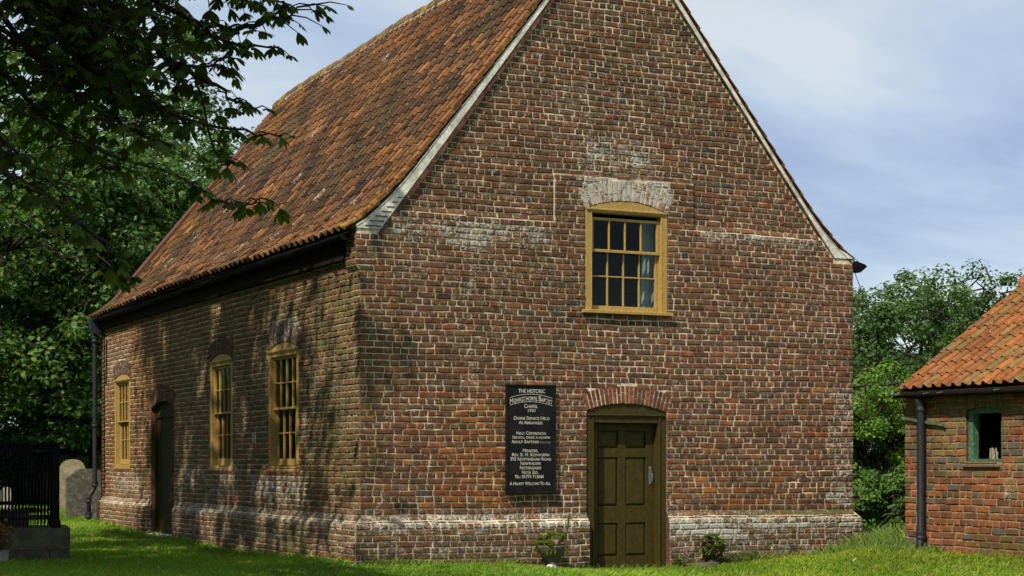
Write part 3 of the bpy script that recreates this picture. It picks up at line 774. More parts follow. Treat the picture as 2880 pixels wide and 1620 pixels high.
def tile_col(s, y):
    fr = s/RTOT
    r = random.random()
    patch = math.sin(y*.9+fr*4)+math.sin(y*2.3-fr*7)+random.uniform(-1.2, 1.2)
    if patch > 1.2: c = np.array((.225, .102, .042))
    elif patch > -.4: c = np.array((.165, .082, .038))
    elif patch > -1.6: c = np.array((.118, .066, .035))
    else: c = np.array((.105, .074, .036))
    if fr > .75 and y > 4: c = c*.75+np.array((.24, .098, .048))*.25
    if r < .09: c = np.array((.30, .130, .046))
    elif r < .22: c = np.array((.068, .045, .031))
    c = c*random.uniform(.66, 1.2)
    if y > 10.5: c = c*np.array((.95, .95, .8))
    mo = .16*random.random()
    if y < .12: c = c*.4+np.array((.34, .14, .05))*.6; mo = random.uniform(.0, .38)
    elif y < .6: mo = random.uniform(0, .25); c = c*.7+np.array((.30, .13, .05))*.3
    if s < .3: mo += .15*random.random(); c = c*1.1
    li = .40 if random.random() < .015 else .0
    return c, li, mo
roof = None
def build_roof():
    global roof
    g = G()
    for mir in (False, True):
        for i in range(len(RPROF)-1):
            for y in np.arange(-.02, 13.6, 1.7):
                q = []
                for k, yy in ((i, y), (i+1, y), (i+1, y+1.7), (i, y+1.7)):
                    x, z = RPROF[k]; yy = min(yy, 13.72); zz = z-.045+sag(yy, RS[k]/RTOT); q.append(((7.3-x) if mir else x, yy, zz))
                g.add(q, [(0, 1, 2, 3)], (.05, .035, .03))
    roof = g.obj('roof', M['darkwood'], chapel, recalc=False)
    recs = []; ar = []; gauge = .247; pitch = .2262; rows = int(RTOT/gauge); gauge = (RTOT-.02)/rows
    nc = 61
    for mir in (False, True):
        for c in range(nc):
            for r in range(rows):
                y0 = -.025+c*pitch; s0 = r*gauge
                v, f, ct = tile_rec(s0-.0, s0+gauge+.05 if r < rows-1 else s0+gauge, y0, y0+pitch, mir)
                col, li, mo = tile_col(s0, y0)
                rec = (v, f, col, li, mo, ct, gauge*pitch); recs.append(rec)
                ar.append(0 if mir else px_area(rec, np.array((-.79, 0, .61))))
    emit_pieces(recs, ar, 300, 'roof_tile', 'roof_tiling', M['tile'], roof, roof, crust_shade=True)
    # ridge tiles
    y = -.06; k = 0
    while y < 13.75:
        l = .335; g = G(); v = []; e = .010*(k % 2); n = 9
        for yy in (y, min(y+l+.02, 13.82)):
            for rr in (.0, -.018):
                for i in range(n):
                    a = math.pi*(-.16+1.32*i/(n-1)); r = .125+rr+e+random.uniform(-.003, .003)
                    v.append((3.65+r*math.cos(a), yy, 8.64+r*1.0*math.sin(a)+sag(yy, 1)))
        f = []
        for i in range(n-1): f += [(i, i+1, 2*n+i+1, 2*n+i), (n+i, 3*n+i, 3*n+i+1, n+i+1), (i, n+i, n+i+1, i+1), (2*n+i, 2*n+i+1, 3*n+i+1, 3*n+i)]
        g.add(v, f, np.array(random.choice([(.16, .10, .05), (.20, .12, .06), (.12, .085, .05)])), .1, random.uniform(.2, .6))
        g.obj('ridge_tile', M['tile'], roof, origin=(3.65, y+.17, 8.66)); y += l; k += 1
    for sgn in (-1, 1):
        g = G()
        for y in np.arange(-.0, 13.7, .4):
            q = []
            for yy in (y, min(y+.4, 13.75)):
                q += [(3.65+sgn*.125, yy, 8.63+sag(yy, 1)), (3.65+sgn*.165, yy, 8.545+sag(yy, 1)+random.uniform(-.01, .01))]
            g.add(q, [(0, 1, 3, 2)], (.33, .29, .2), .1, .25)
        g.obj('ridge_mortar', M['mortar'], roof)
build_roof()

def build_verge(mirror):
    """mortar fillet under the verge tiles, projecting sloping brick course and tile slips at the foot"""
    mx = (lambda x: 7.3-x) if mirror else (lambda x: x)
    line = (lambda x: 4.131+1.318*(x-.247))
    top = [(x+.01, z-.03) for x, z in RPROF[:]]
    if not mirror:
        poly = [(-.05, 4.158), (.262, 4.152)]+[(x, line(x)) for x in (.8, 1.5, 2.4, 3.0, APEX[0])]+[(3.65, 8.66)]
    else:
        gl = lambda x: 7.479-1.259*(7.3-x-4.502)
        poly = [(-.17, 4.158), (7.3-glR(4.152), 4.152)]+[(x, gl(x)) for x in (.8, 1.5, 2.4, 3.0, 7.3-APEX[0])]+[(3.65, 8.66)]
    poly += [(x, z) for x, z in [(3.0, np.interp(3.0, [p[0] for p in top], [p[1] for p in top])), (1.6, np.interp(1.6, [p[0] for p in top], [p[1] for p in top])), (.62, 4.82), (.36, 4.535), (.08, 4.28)]]
    if mirror: poly.append((-.17, 4.19))
    else: poly.append((-.05, 4.20))
    g = G(); g.prism([(mx(x), z) for x, z in poly], lambda u, v, d: (u, d, v), -.014, .30, (.70, .67, .57)); g.l = [.22]*len(g.v)
    o = g.obj('verge_mortar', M['mortar'], roof)
    # brick course
    ax, az = (.27, 4.152); bxx, bz = APEX
    if mirror: ax, az = glR(4.152), 4.152
    dx, dz = bxx-ax, bz-az; l = math.hypot(dx, dz); dx /= l; dz /= l
    nx, nz = (dz, -dx) if not mirror else (-dz, -dx)
    s = -.06
    while s < l-.05:
        w = random.uniform(.20, .235); e = min(s+w-.012, l-.03); g = G(); th = .062+random.uniform(-.004, .004); yo = -.008+random.uniform(-.005, .005)
        pt = lambda t, q, y: (ax+dx*t+nx*q, y, az+dz*t+nz*q)
        v = [pt(t, q, y) for y in (yo, .09) for t, q in ((s, .002), (e, .002), (e, th), (s, th))]
        v = [(x+random.uniform(-.003, .003), y, z+random.uniform(-.003, .003)) for x, y, z in v]
        c = (.34, .10, .04) if (mirror and random.random() < .3) else (.13, .06, .042)
        g.add(v, [(0, 1, 2, 3), (7, 6, 5, 4), (0, 4, 5, 1), (1, 5, 6, 2), (2, 6, 7, 3), (3, 7, 4, 0)], np.array(c)*random.uniform(.75, 1.2), .12, .1)
        g.obj('verge_brick', M['brick'], o, origin=pt((s+e)/2, .03, 0)); s += w
    if not mirror:
        for i in range(7):
            z = 4.185+i*.062; x1 = glL(z)-.02; x0 = max(x1-.21+i*.025, -.02+i*.055); g = G()
            if x1-x0 < .03: continue
            g.box((x0, -.021, z), (x1, .03, z+.014), (.16, .10, .07), bev=.003); g.obj('tile_slip', M['brick'], o)
    # mortar bed behind the brick course
    g = G(); pt = lambda t, q, y: (ax+dx*t+nx*q, y, az+dz*t+nz*q)
    g.add([pt(t, q, y) for y in (.004, .09) for t, q in ((-.06, .0), (l-.03, .0), (l-.03, .058), (-.06, .058))], [(0, 1, 2, 3), (7, 6, 5, 4), (0, 4, 5, 1), (1, 5, 6, 2), (2, 6, 7, 3), (3, 7, 4, 0)], (.5, .45, .35))
    g.obj('verge_bed', M['mortar'], roof)
build_verge(False); build_verge(True)

def half_gutter(p0, p1, r, parent, name='gutter', n=8):
    """half-round gutter between two points"""
    p0 = Vector(p0); p1 = Vector(p1); t = (p1-p0).normalized(); sd_ = t.cross(Vector((0, 0, 1))).normalized(); v = []; f = []
    for p in (p0, p1):
        for rr in (r, r-.008):
            for i in range(n+1):
                a = math.pi*i/n; v.append(tuple(p+sd_*math.cos(a)*rr-Vector((0, 0, 1))*math.sin(a)*rr))
    m = n+1
    for i in range(n):
        f += [(i, i+1, 2*m+i+1, 2*m+i), (m+i, 3*m+i, 3*m+i+1, m+i+1), (i, m+i, m+i+1, i+1), (2*m+i, 2*m+i+1, 3*m+i+1, 3*m+i)]
    f += [(0, 2*m, 3*m, m), (n, m+n, 3*m+n, 2*m+n)]
    f += [tuple(range(m, 2*m)), tuple(range(3*m, 4*m))]
    g = G(); g.add(v, f); return g.obj(name, M['iron'], parent)
half_gutter((-.165, .10, 4.075), (-.165, 13.62, 3.99), .062, chapel)
half_gutter((WD+.15, .03, 4.06), (WD+.15, 13.5, 4.0), .065, chapel)
g = G(); g.prism([(WD+.01, 3.99), (WD+.12, 3.97), (WD+.24, 4.06), (WD+.20, 4.09), (WD+.05, 4.13), (WD+.01, 4.10)], lambda u, v, d: (u, d, v), -.02, .10); g.obj('gutter_end', M['iron'], chapel)
# dark strip added to stand for eaves shade, and corbel at the near eave
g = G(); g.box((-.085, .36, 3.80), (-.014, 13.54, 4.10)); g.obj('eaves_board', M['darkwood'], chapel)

def downpipe(pts, r, parent, collars, mat, name='drainpipe'):
    g = G(); g.tube(pts, r, 12); o = g.obj(name, mat, parent, smooth=False)
    for p in o.data.polygons: p.use_smooth = len(p.vertices) == 4
    for (p, h, rr) in collars:
        g = G(); g.lathe(p, [(r*1.02, -h/2), (rr, -h/2+.006), (rr, -h*.2), (rr*.93, -h*.12), (rr*.93, h*.12), (rr, h*.2), (rr, h/2-.006), (r*1.02, h/2)], 14); g.obj('collar', mat, o)
    return o
PY = 13.40; px0 = -.16
dp = downpipe([(px0, PY, 3.98), (px0, PY, 3.7), (px0, PY, .86), (px0-.005, PY, .80), (px0-.04, PY, .72), (px0-.10, PY-.01, .65), (px0-.12, PY-.01, .58), (px0-.12, PY-.01, .18)], .043, chapel,
    [((px0, PY, 3.62), .12, .066), ((px0, PY, 2.0), .10, .064), ((px0, PY, .86), .10, .064), ((px0-.12, PY-.01, .56), .10, .064), ((px0-.12, PY-.01, .27), .12, .064)], M['pipe'])
g = G(); g.prism([(px0-.11, 4.0), (px0+.11, 4.0), (px0+.09, 3.82), (px0+.05, 3.72), (px0-.05, 3.72), (px0-.09, 3.82)], lambda u, v, d: (u, d, v), PY-.09, PY+.09); g.obj('hopper', M['pipe'], dp)
g = G(); g.tube([(-.02, PY-.35, 3.6), (-.03, PY-.36, 3.0), (-.02, PY-.30, 2.75)], .012, 6); g.tube([(-.02, PY-.16, 3.7), (-.02, PY-.16, .7), (-.12, PY-.16, .55), (-.12, PY-.16, .1)], .010, 6); g.obj('cable', M['iron'], chapel)

# white house-mark on the side wall
g = G()
for k in (0, 1): g.box((-.024, 4.02+.10*k, 1.56), (-.02, 4.055+.10*k, 1.70))
g.obj('painted_mark', M['whitestone'], side)

# ------------------------------------------------------------------ notice board
def text_mesh(body, small=True):
    cu = bpy.data.curves.new('text', 'FONT'); cu.body = body; cu.align_x = 'CENTER'; cu.size = 1; cu.small_caps_scale = .78; cu.resolution_u = 3; cu.offset = .006
    if small:
        for ch in cu.body_format: ch.use_small_caps = True
    o = bpy.data.objects.new('text', cu); COL.objects.link(o); bpy.context.view_layer.update()
    me = bpy.data.meshes.new_from_object(o.evaluated_get(bpy.context.evaluated_depsgraph_get()))
    bpy.data.objects.remove(o); bpy.data.curves.remove(cu); return me
def build_sign():
    x0, x1, z0, z1 = 1.978, 2.682, .878, 2.274; t = thing('notice_board', 'tall black painted notice board with cream lettering on the gable wall', 'notice board', ((x0+x1)/2, -.03, z0))
    n0, n1 = .022, .052
    g = G(); bx(g, front3, x0, x1, z0+.03, z1, n0, n1, .004); g.obj('board', M['board'], t)
    g = G()
    bx(g, front3, x0-.004, x1+.004, z0, z0+.0295, n0, n1+.03, .004); bx(g, front3, x0-.004, x0+.016, z0+.03, z1-.0205, n0, n1+.012, .004); bx(g, front3, x1-.016, x1+.004, z0+.03, z1-.0205, n0, n1+.012, .004); bx(g, front3, x0-.004, x1+.004, z1-.02, z1+.004, n0, n1+.012, .004)
    g.obj('board_frame', M['board'], t)
    U = lambda p: x0+(p-178)/582*(x1-x0)+.003; Zz = lambda q: z1-(q-95)/1290*(z1-z0)
    rows = [('THE HISTORIC', 168, 315, 632, 46, 0), ('Monksthorpe Baptist', 262, 215, 720, 60, 1), ('Chapel', 345, 383, 545, 48, 0), ('1701', 400, 428, 515, 34, 0),
        ('Divine Service Held', 489, 262, 685, 42, 0), ('As Arranged.', 542, 320, 608, 40, 0), ('Holy Communion', 666, 290, 642, 40, 0), ('Service, once a month', 718, 243, 690, 40, 0),
        ('Adult Baptisms', 768, 233, 558, 38, 0), ('Arranged', 773, 568, 700, 28, 2), ('Minister.', 873, 368, 552, 40, 0), ('Rev. B. H. Keyworth', 922, 240, 682, 40, 0),
        ('392 Nottingham Road', 973, 218, 704, 40, 0), ('Newthorpe', 1025, 340, 580, 40, 0), ('Nottingham', 1077, 333, 582, 40, 0), ('Ng16 2ed.', 1130, 358, 552, 38, 0),
        ('Tel: 01773 713044', 1182, 272, 615, 40, 0), ('A Hearty Welcome To All', 1263, 212, 697, 40, 0)]
    arc = lambda u: -.052*((u-(x0+x1)/2)/.31)**2
    for body, q, a, b, h, mode in rows:
        me = text_mesh(body); co = np.zeros(len(me.vertices)*3); me.vertices.foreach_get('co', co); co = co.reshape(-1, 3)
        mn, mx_ = co.min(0), co.max(0); ua, ub = U(a), U(b); hh = h/1290*(z1-z0); zc = Zz(q)
        u = ua+(co[:, 0]-mn[0])/(mx_[0]-mn[0])*(ub-ua); z = zc-hh/2+(co[:, 1]-mn[1])/(mx_[1]-mn[1])*hh
        if mode == 1: z = z+arc(u)+.012
        out_ = np.stack([u, np.full_like(u, -(n1+.0022)), z], -1)
        ctr = np.array(((ua+ub)/2, -(n1+.0022), zc)); me.vertices.foreach_set('co', (out_-ctr).ravel()); me.materials.clear(); me.materials.append(M['letterdim' if mode == 2 else 'letter']); me.update()
        me.name = 'lettering'; link(bpy.data.objects.new('lettering', me), t, tuple(ctr))
    for off in (.062, -.034):
        g = G(); pts = [(U(215+505*i/16), Zz(262)+off+arc(U(215+505*i/16))) for i in range(17)]
        for (a, b), (c, d) in zip(pts[:-1], pts[1:]): g.add([(a, -(n1+.002), b-.0025), (c, -(n1+.002), d-.0025), (c, -(n1+.002), d+.0025), (a, -(n1+.002), b+.0025)], [(0, 1, 2, 3)])
        g.obj('scroll_line', M['letter'], t, recalc=False)
build_sign()

# ------------------------------------------------------------------ outbuilding on the right
def build_outbuilding():
    ob = thing('brick_outbuilding', 'low brick outbuilding with orange pantile roof and green framed window', 'outbuilding', (8.8, -4.4, .14))
    Y0, Y1 = -7.2, -1.73; ZT = 2.27; RX = 9.02; RZ = 3.73
    nf = lambda u, z: 0.
    def colo(u, z):
        top = blob(u, z, -4, -1.6, 1.2, 2.4, .35)
        if random.random() < .75*top: c = np.array([(.165,.115,.052),(.20,.115,.055),(.14,.105,.05),(.22,.12,.06)][random.randrange(4)])
        else: c = np.array([(.21,.078,.040),(.185,.074,.042),(.24,.088,.042),(.155,.078,.048),(.26,.092,.04)][random.randrange(5)])
        if random.random() < .10: c = np.array((.13, .10, .075))
        return c*random.uniform(.82, 1.15)
    lim = lambda u, z: max(.5*blob(u, z, -3.72, -3.62, .85, 1.1, .05), .0)
    mos = lambda u, z: max(.55*blob(u, z, -5, -2.9, .1, .45, .15), .25*blob(u, z, -4, -1.7, 1.3, 2.2, .3), .10)
    mor = lambda u, z: np.array((.34, .275, .13))*(1-.2*blob(u, z, -4, -1.7, 1.3, 2.3, .3))
    wall = sheet('front_wall', out3, nf, [(Y0, -.1), (Y1, -.1), (Y1, ZT), (Y0, ZT)], [OW], [], mor, lim, mos, True, ob, M['mortar'], grid=.10, wave=False, inner=.24, depth=.2)
    recs = []
    lay(out3, nf, -.05, ZT, .0877, lambda zm, a, b: [(Y0, Y1)], [OW], colo, lim, mos, True, recs, ulen=.237, headers='garden', jn=.0062, wave=False)
    ar = [px_area(r, np.array((-1., 0, 0))) for r in recs]
    emit_pieces(recs, ar, 300, 'brick', 'brickwork', M['brick'], wall, wall)
    voussoirs(OW, out3, nf, True, wall, 10, lambda u, z: np.array((.15, .09, .05))*random.uniform(.8, 1.2), lambda u, z: 0., moss=.25)
    # other walls
    g = G(); prof = [(OBX+.001, -.1), (11.12, -.1), (11.12, ZT), (RX, RZ-.1), (OBX+.001, ZT)]
    for y in (Y1-.24, Y0): g.prism(prof, lambda u, v, d: (u, d, v), y+.001, y+.235, (.14, .07, .05))
    g.box((10.9, Y0+.24, -.1), (11.12, Y1-.245, ZT)); g.obj('rear_walls', M['rubble'], ob)
    # window frame: peeling green, no glass
    g = G(); u0, u1 = OW.u0+.004, OW.u1-.004; j = .085
    bx(g, out3, u1-j, u1, OW.zb, OW.zs-.004, -.13, -.03); bx(g, out3, u0, u0+.05, OW.zb, OW.zs-.004, -.13, -.03)
    head_board(g, OW, out3, OW.zs-.0035, -.13, -.032); bx(g, out3, u0+.0505, u1-j-.0005, OW.zs-.045, OW.zs-.0045, -.13, -.031); bx(g, out3, u0+.0505, u1-j-.0005, OW.zb, OW.zb+.032, -.13, -.028)
    w = g.obj('window', M['green'], ob)
    g = G(); bx(g, out3, OW.u0+.02, OW.u1+.03, OW.zb-.075, OW.zb-.03, -.1, .045, .012); bx(g, out3, OW.u0+.1, OW.u1+.01, OW.zb-.0295, OW.zb-.001, -.1, .03, .008); g.obj('sill', M['wood'], w)
    # roof
    ang = math.atan2(RZ-2.235, RX-6.87); ex, ez = 6.87, 2.235; ln = math.hypot(RX-ex, RZ-ez); ux, uz = math.cos(ang), math.sin(ang); nx, nz = -uz, ux
    g = G(); th = .03
    for s in (0, 1):
        q = [(ex, ez-.05), (RX, RZ-.05), (RX, RZ-.09), (ex, ez-.09)]
        if s: q = [(2*RX-x, z) for x, z in q]
        g.prism(q, lambda u, v, d: (u, d, v), Y0-.05, Y1-.03, (.05, .03, .02))
    rf = g.obj('roof', M['darkwood'], ob)
    rows = 9; ga = (ln-.03)/rows; pit = .1865; recs = []; ar = []
    sec = [(0., .010), (.09, .0), (.25, -.014), (.45, -.016), (.60, -.004), (.71, .024), (.82, .038), (.94, .034), (1.07, .010)]
    for c in range(30):
        for r in range(rows):
            for mir in (0, 1):
                y0 = Y1-.02-c*pit; s0 = r*ga-.005; s1 = s0+ga+(.05 if r < rows-1 else 0); v = []; jl = random.uniform(-.006, .006); jn_ = random.uniform(-.003, .003)
                for s, li in ((s0+jl, .024), (s1, 0)):
                    for d in (0, .014):
                        for t, h in sec:
                            o = h+li-d+jn_; bow = .012*math.sin(math.pi*s/ln)*math.sin(c*.4)
                            x = ex+ux*s+nx*o; z = ez+uz*s+nz*o-bow; v.append(((2*RX-x) if mir else x, y0-pit*t, z))
                n = len(sec); f = []
                for i in range(n-1): f += [(i, 2*n+i, 2*n+i+1, i+1), (n+i, i, i+1, n+i+1)]
                f += [(0, n, 3*n, 2*n), (n-1, 3*n-1, 4*n-1, 2*n-1)]
                if mir: f = [q[::-1] for q in f]
                col = np.array([(.29,.106,.034),(.25,.094,.033),(.33,.125,.038),(.21,.094,.039)][random.randrange(4)])*random.uniform(.75, 1.12)
                if random.random() < .35: col = col*.5+np.array((.085, .075, .026))
                rec = (v, f, col, .02, random.uniform(.0, .22), (ex+ux*(s0+ga/2), y0-pit/2, ez+uz*(s0+ga/2)), ga*pit); recs.append(rec)
                ar.append(0 if mir else px_area(rec, np.array((-uz, 0, ux))))
    emit_pieces(recs, ar, 300, 'roof_tile', 'roof_tiling', M['tile_new'], rf, rf, crust_shade='soft')
    y = Y1-.03
    while y > Y0:
        g = G(); v = []; n = 9
        for yy in (y, y-.36):
            for rr in (0, -.018):
                for i in range(n):
                    a = math.pi*(-.1+1.2*i/(n-1)); r = .12+rr+random.uniform(-.002, .002); v.append((RX+r*math.cos(a), yy, RZ-.02+r*math.sin(a)))
        f = []
        for i in range(n-1): f += [(i, i+1, 2*n+i+1, 2*n+i), (n+i, 3*n+i, 3*n+i+1, n+i+1), (i, n+i, n+i+1, i+1), (2*n+i, 2*n+i+1, 3*n+i+1, 3*n+i)]
        g.add(v, f, (.42, .15, .08), .05, .1); g.obj('ridge_tile', M['tile_new'], rf, origin=(RX, y-.18, RZ)); y -= .345
    half_gutter((6.83, Y1+.0, 2.155), (6.83, Y0, 2.13), .042, ob)
    for yy in (-1.80, -2.35, -2.62, -3.66, -4.2, -4.9):
        g = G(); g.tube([(6.785, yy, 2.155), (6.78, yy, 2.16), (6.88, yy, 2.17)], .006, 5); g.tube([(OBX-.012, yy, 2.02), (OBX-.016, yy, 1.98)], .012, 6); g.obj('gutter_bracket', M['greyiron'], ob)
    p = downpipe([(6.86, -2.16, 2.11), (6.89, -2.16, 2.04), (6.90, -2.16, 1.98), (6.90, -2.16, .30), (6.885, -2.17, .24), (6.86, -2.18, .17)], .050, ob, [((6.90, -2.16, 2.0), .13, .062), ((6.90, -2.16, .34), .10, .066)], M['pipe'])
    g = G(); bx(g, out3, -2.62, -2.05, 0, .035, .05, .012); 
    g = G(); a = np.array((6.965, -1.70, 1.865)); b = np.array((6.965, -2.56, 1.755))
    d = np.array((0, 0, .016)); w_ = np.array((-.018, 0, 0)); v = [tuple(q+s*d+t*w_) for q in (a, b) for s, t in ((-1, 0), (1, 0), (1, 1), (-1, 1))]
    g.add(v, [(0, 1, 2, 3), (7, 6, 5, 4), (0, 4, 5, 1), (1, 5, 6, 2), (2, 6, 7, 3), (3, 7, 4, 0)]); g.obj('green_batten', M['green'], ob)
    # floor and something pale standing inside the opening
    g = G(); g.box((OBX+.25, Y0+.25, 0), (10.88, Y1-.26, .12)); g.obj('floor', M['darkwood'], ob)
    g = G()
    for k in range(7):
        a = random.uniform(-.05, .05); g.tube([(7.16+random.uniform(-.03, .03), -3.25-.022*k+.05, 1.20), (7.16+random.uniform(-.03, .03), -3.25-.018*k+a*.4+.05, 1.44+random.uniform(-.06, .03))], [.014, .008], 5)
    tag(g.obj('wood_scrap', M['scrap'], None, origin=(7.16, -3.28, 1.2)), 'pale splintered wood scraps standing in the open green window', 'wood scrap')
    g = G(); g.box((7.10, -3.50, 1.15), (7.35, -3.02, 1.20)); g.obj('inner_ledge', M['darkwood'], ob)
M['tile_new'] = masonry_mat('orange_pantile', .8, (.55, .5, .4), (.19, .15, .03), speck=True, bumps=.3)
M['scrap'] = plain('pale_dry_wood', (.38, .30, .24), .9, .3, 60, .1, .5)
build_outbuilding()

# ------------------------------------------------------------------ leaves, generic
def leaf_cloud(ctr, nrm, size, col, rngl, fold=.25, aspect=.62):
    """diamond leaves with a fold; arrays in, (verts, faces, cols) out"""
    n = len(ctr); a = rngl.normal(size=(n, 3)); a -= (a*nrm).sum(1, keepdims=True)*nrm; a /= np.linalg.norm(a, axis=1, keepdims=True)+1e-9
    b = np.cross(nrm, a); s = size[:, None]
    v = np.empty((n, 4, 3)); v[:, 0] = ctr-a*s*.5; v[:, 2] = ctr+a*s*.5
    v[:, 1] = ctr+b*s*aspect*.5+nrm*s*fold*.4+a*s*.08; v[:, 3] = ctr-b*s*aspect*.5+nrm*s*fold*.4+a*s*.08
    k = np.arange(n)*4; f = np.concatenate([np.stack([k, k+1, k+2], -1), np.stack([k, k+2, k+3], -1)])
    return v.reshape(-1, 3), f, np.repeat(col, 4, axis=0)

def grow(rngl, base, height, r0, lean=(0, 0), nlimb=6, spread=.5, g=None, start=.3, col=(.06, .05, .04), depth=2):
    """trunk with limbs; returns limb points"""
    g = g or G(); base = np.array(base, float); top = base+np.array([lean[0], lean[1], height])
    pts = [base+(top-base)*t+np.array([*rngl.normal(0, .04*height*.2, 2), 0])*(t > 0) for t in np.linspace(0, 1, 7)]
    g.tube([tuple(p) for p in pts], [r0*(1-.8*t)*(1.25 if t == 0 else 1) for t in np.linspace(0, 1, 7)], 8, col); tips = []
    def limb(p, d, l, r, k):
        q = [p]; dd = d/np.linalg.norm(d)
        for i in range(4):
            dd = dd+rngl.normal(0, .18, 3)+np.array((0, 0, .06)); dd /= np.linalg.norm(dd); q.append(q[-1]+dd*l/4)
        g.tube([tuple(x) for x in q], [r*(1-.2*i) for i in range(5)], 6, col); tips.extend(q[2:])
        if k > 0:
            for i in range(3):
                a = rngl.integers(1, 5); d2 = dd+rngl.normal(0, .7, 3); limb(q[a], d2, l*.6, r*.5, k-1)
    for i in range(nlimb):
        t = start+(1-start)*(i+.5)/nlimb; p = base+(top-base)*t; an = i*2.4+rngl.uniform(0, 1)
        limb(p, np.array((math.cos(an), math.sin(an), .55+t*.5)), height*spread*(1.1-.5*t), r0*(.5-.3*t), depth)
    return g, np.array(tips)

def tree(name, label, base, height, crown, nclump, nleaf, size, cols, seed, group=None, r0=.2, clump_r=(.6, 1.1), shell=.55, lean=(0, 0), keep=None, cat='tree', flat=.55, limbs=7, zmin=0.25):
    """crown: (cx, cy, cz, rx, ry, rz) absolute; leaves gathered in clumps over the crown volume"""
    rl = np.random.default_rng(seed); t = thing(name, label, cat, tuple(base), group)
    g, tips = grow(rl, base, height*(.86 if cat != 'tree' else .68), r0, lean, limbs, .42)
    cx, cy, cz, rx, ry, rz = crown
    d = rl.normal(size=(nclump, 3)); d /= np.linalg.norm(d, axis=1, keepdims=True); rr = (shell+(1-shell)*rl.random(nclump))[:, None]
    rr *= 1+.13*np.sin(d[:, :1]*5+seed)+.10*np.sin(d[:, 2:]*7+seed*2)
    cl = np.array((cx, cy, cz))+d*rr*np.array((rx, ry, rz)); cl = cl[cl[:, 2] > zmin]
    # thin branches out to the clumps
    for c in cl:
        k = tips[np.argmin(((tips-c)**2).sum(1))]; m = (k+c)/2+rl.normal(0, .2, 3); g.tube([tuple(k), tuple(m), tuple(c)], [.035, .022, .008], 4, (.06, .05, .04), cap=False)
    g.obj('trunk', M['bark'], t, smooth=True)
    per = max(1, nleaf//max(len(cl), 1)); R = rl.uniform(*clump_r, len(cl))
    o = rl.normal(size=(len(cl), per, 3)); o /= np.linalg.norm(o, axis=2, keepdims=True); o *= (rl.random((len(cl), per, 1))**.38)*R[:, None, None]; o[..., 2] *= flat
    o[..., 2] -= .22*(o[..., 0]**2+o[..., 1]**2)/R[:, None]
    p = (cl[:, None]+o).reshape(-1, 3)
    nr = o.reshape(-1, 3)/np.repeat(R, per)[:, None]*.8+np.array((0, 0, .75))+rl.normal(0, .38, p.shape); nr /= np.linalg.norm(nr, axis=1, keepdims=True)
    cc = np.array(cols)[rl.integers(0, len(cols), len(p))]*rl.uniform(.72, 1.25, (len(p), 1)); cc = cc*np.repeat(rl.uniform(.8, 1.2, len(cl)), per)[:, None]
    sz = size*rl.uniform(.7, 1.25, len(p))
    if keep is not None:
        ok = keep(p); p, nr, cc, sz = p[ok], nr[ok], cc[ok], sz[ok]
    v, f, c = leaf_cloud(p, nr, sz, cc, rl)
    o = link(bpy.data.objects.new('crown', npmesh('crown', v-np.array(base), f, M['leaf'], c)), t, tuple(base)); o['kind'] = 'stuff'
    return t

SYC = [(.070,.150,.032),(.058,.128,.030),(.085,.165,.034),(.072,.140,.045),(.125,.175,.032)]
def gpt(px, Z):
    p = P(px, HY, Z); p[2] = float(gz(p[0], p[1])); return p
left_keep = None
for i, (px, Z, h, rx, rz, lab) in enumerate([
        (95, 50, 13.5, 4.3, 6.4, 'tall sycamore behind the iron railed tomb'),
        (330, 47, 10.2, 3.2, 4.9, 'rounded low sycamore filling the gap beside the drainpipe'),
        (640, 60, 13.0, 4.6, 6.2, 'sycamore rising behind the far end of the chapel roof'),
        (-140, 44, 14.0, 4.2, 6.6, 'tall sycamore beyond the tomb at the churchyard edge'),
        (360, 58, 15.0, 5.2, 7.2, 'tallest sycamore standing behind the low rounded one')]):
    b = gpt(px, Z)
    tree('sycamore_tree', lab, b, h, (b[0], b[1], h-rz, rx, rx, rz), 200, 48000 if i != 3 else 24000, .18, SYC, 40+i, 'sycamores behind the chapel', .28, (.55, 1.05), .50, zmin=1.2)
for i, (x, y, h) in enumerate([(-9.5, 23, 12), (-15, 31, 13), (-13, 14, 12.5), (-17, 6, 12), (-18.5, -2, 12), (-19, -10, 11.5)]):  # unseen trees added to cut sky light on the side wall and its panes
    b = np.array((x, y, float(gz(x, y))))
    tree('sycamore_tree', ['sycamore in the hedge row opposite the side door', 'sycamore far along the hedge row past the tomb', 'sycamore shading the plot left of the tomb', 'sycamore standing beyond the chestnut trunk', 'sycamore at the lane side behind the chestnut', 'sycamore at the end of the lane side row'][i], b, h, (x, y, h-6, 4, 4, 6), 90, 11000, .32, SYC, 140+i, 'sycamores along the left hedge row', .28, (.6, 1.2), .45, zmin=1.0)
# hedge bottom behind the tomb: dark shrubs
for i, (px, Z, h, r) in enumerate([(40, 46, 2.6, 1.6), (215, 50, 2.8, 1.8), (330, 49, 3.0, 1.8)]):
    b = gpt(px, Z); tree('laurel_shrub', ['dark evergreen shrub behind the iron railed tomb', 'dark evergreen shrub behind the rail fence', 'dark evergreen shrub hidden by the drainpipe corner'][i], b, h, (b[0], b[1], h*.5, r, r, h*.55), 60, 9000, .14, [(.020,.045,.012),(.028,.055,.014)], 60+i, 'dark shrubs at the churchyard edge', .08, (.3, .55), .5, cat='shrub', limbs=4, zmin=.1)

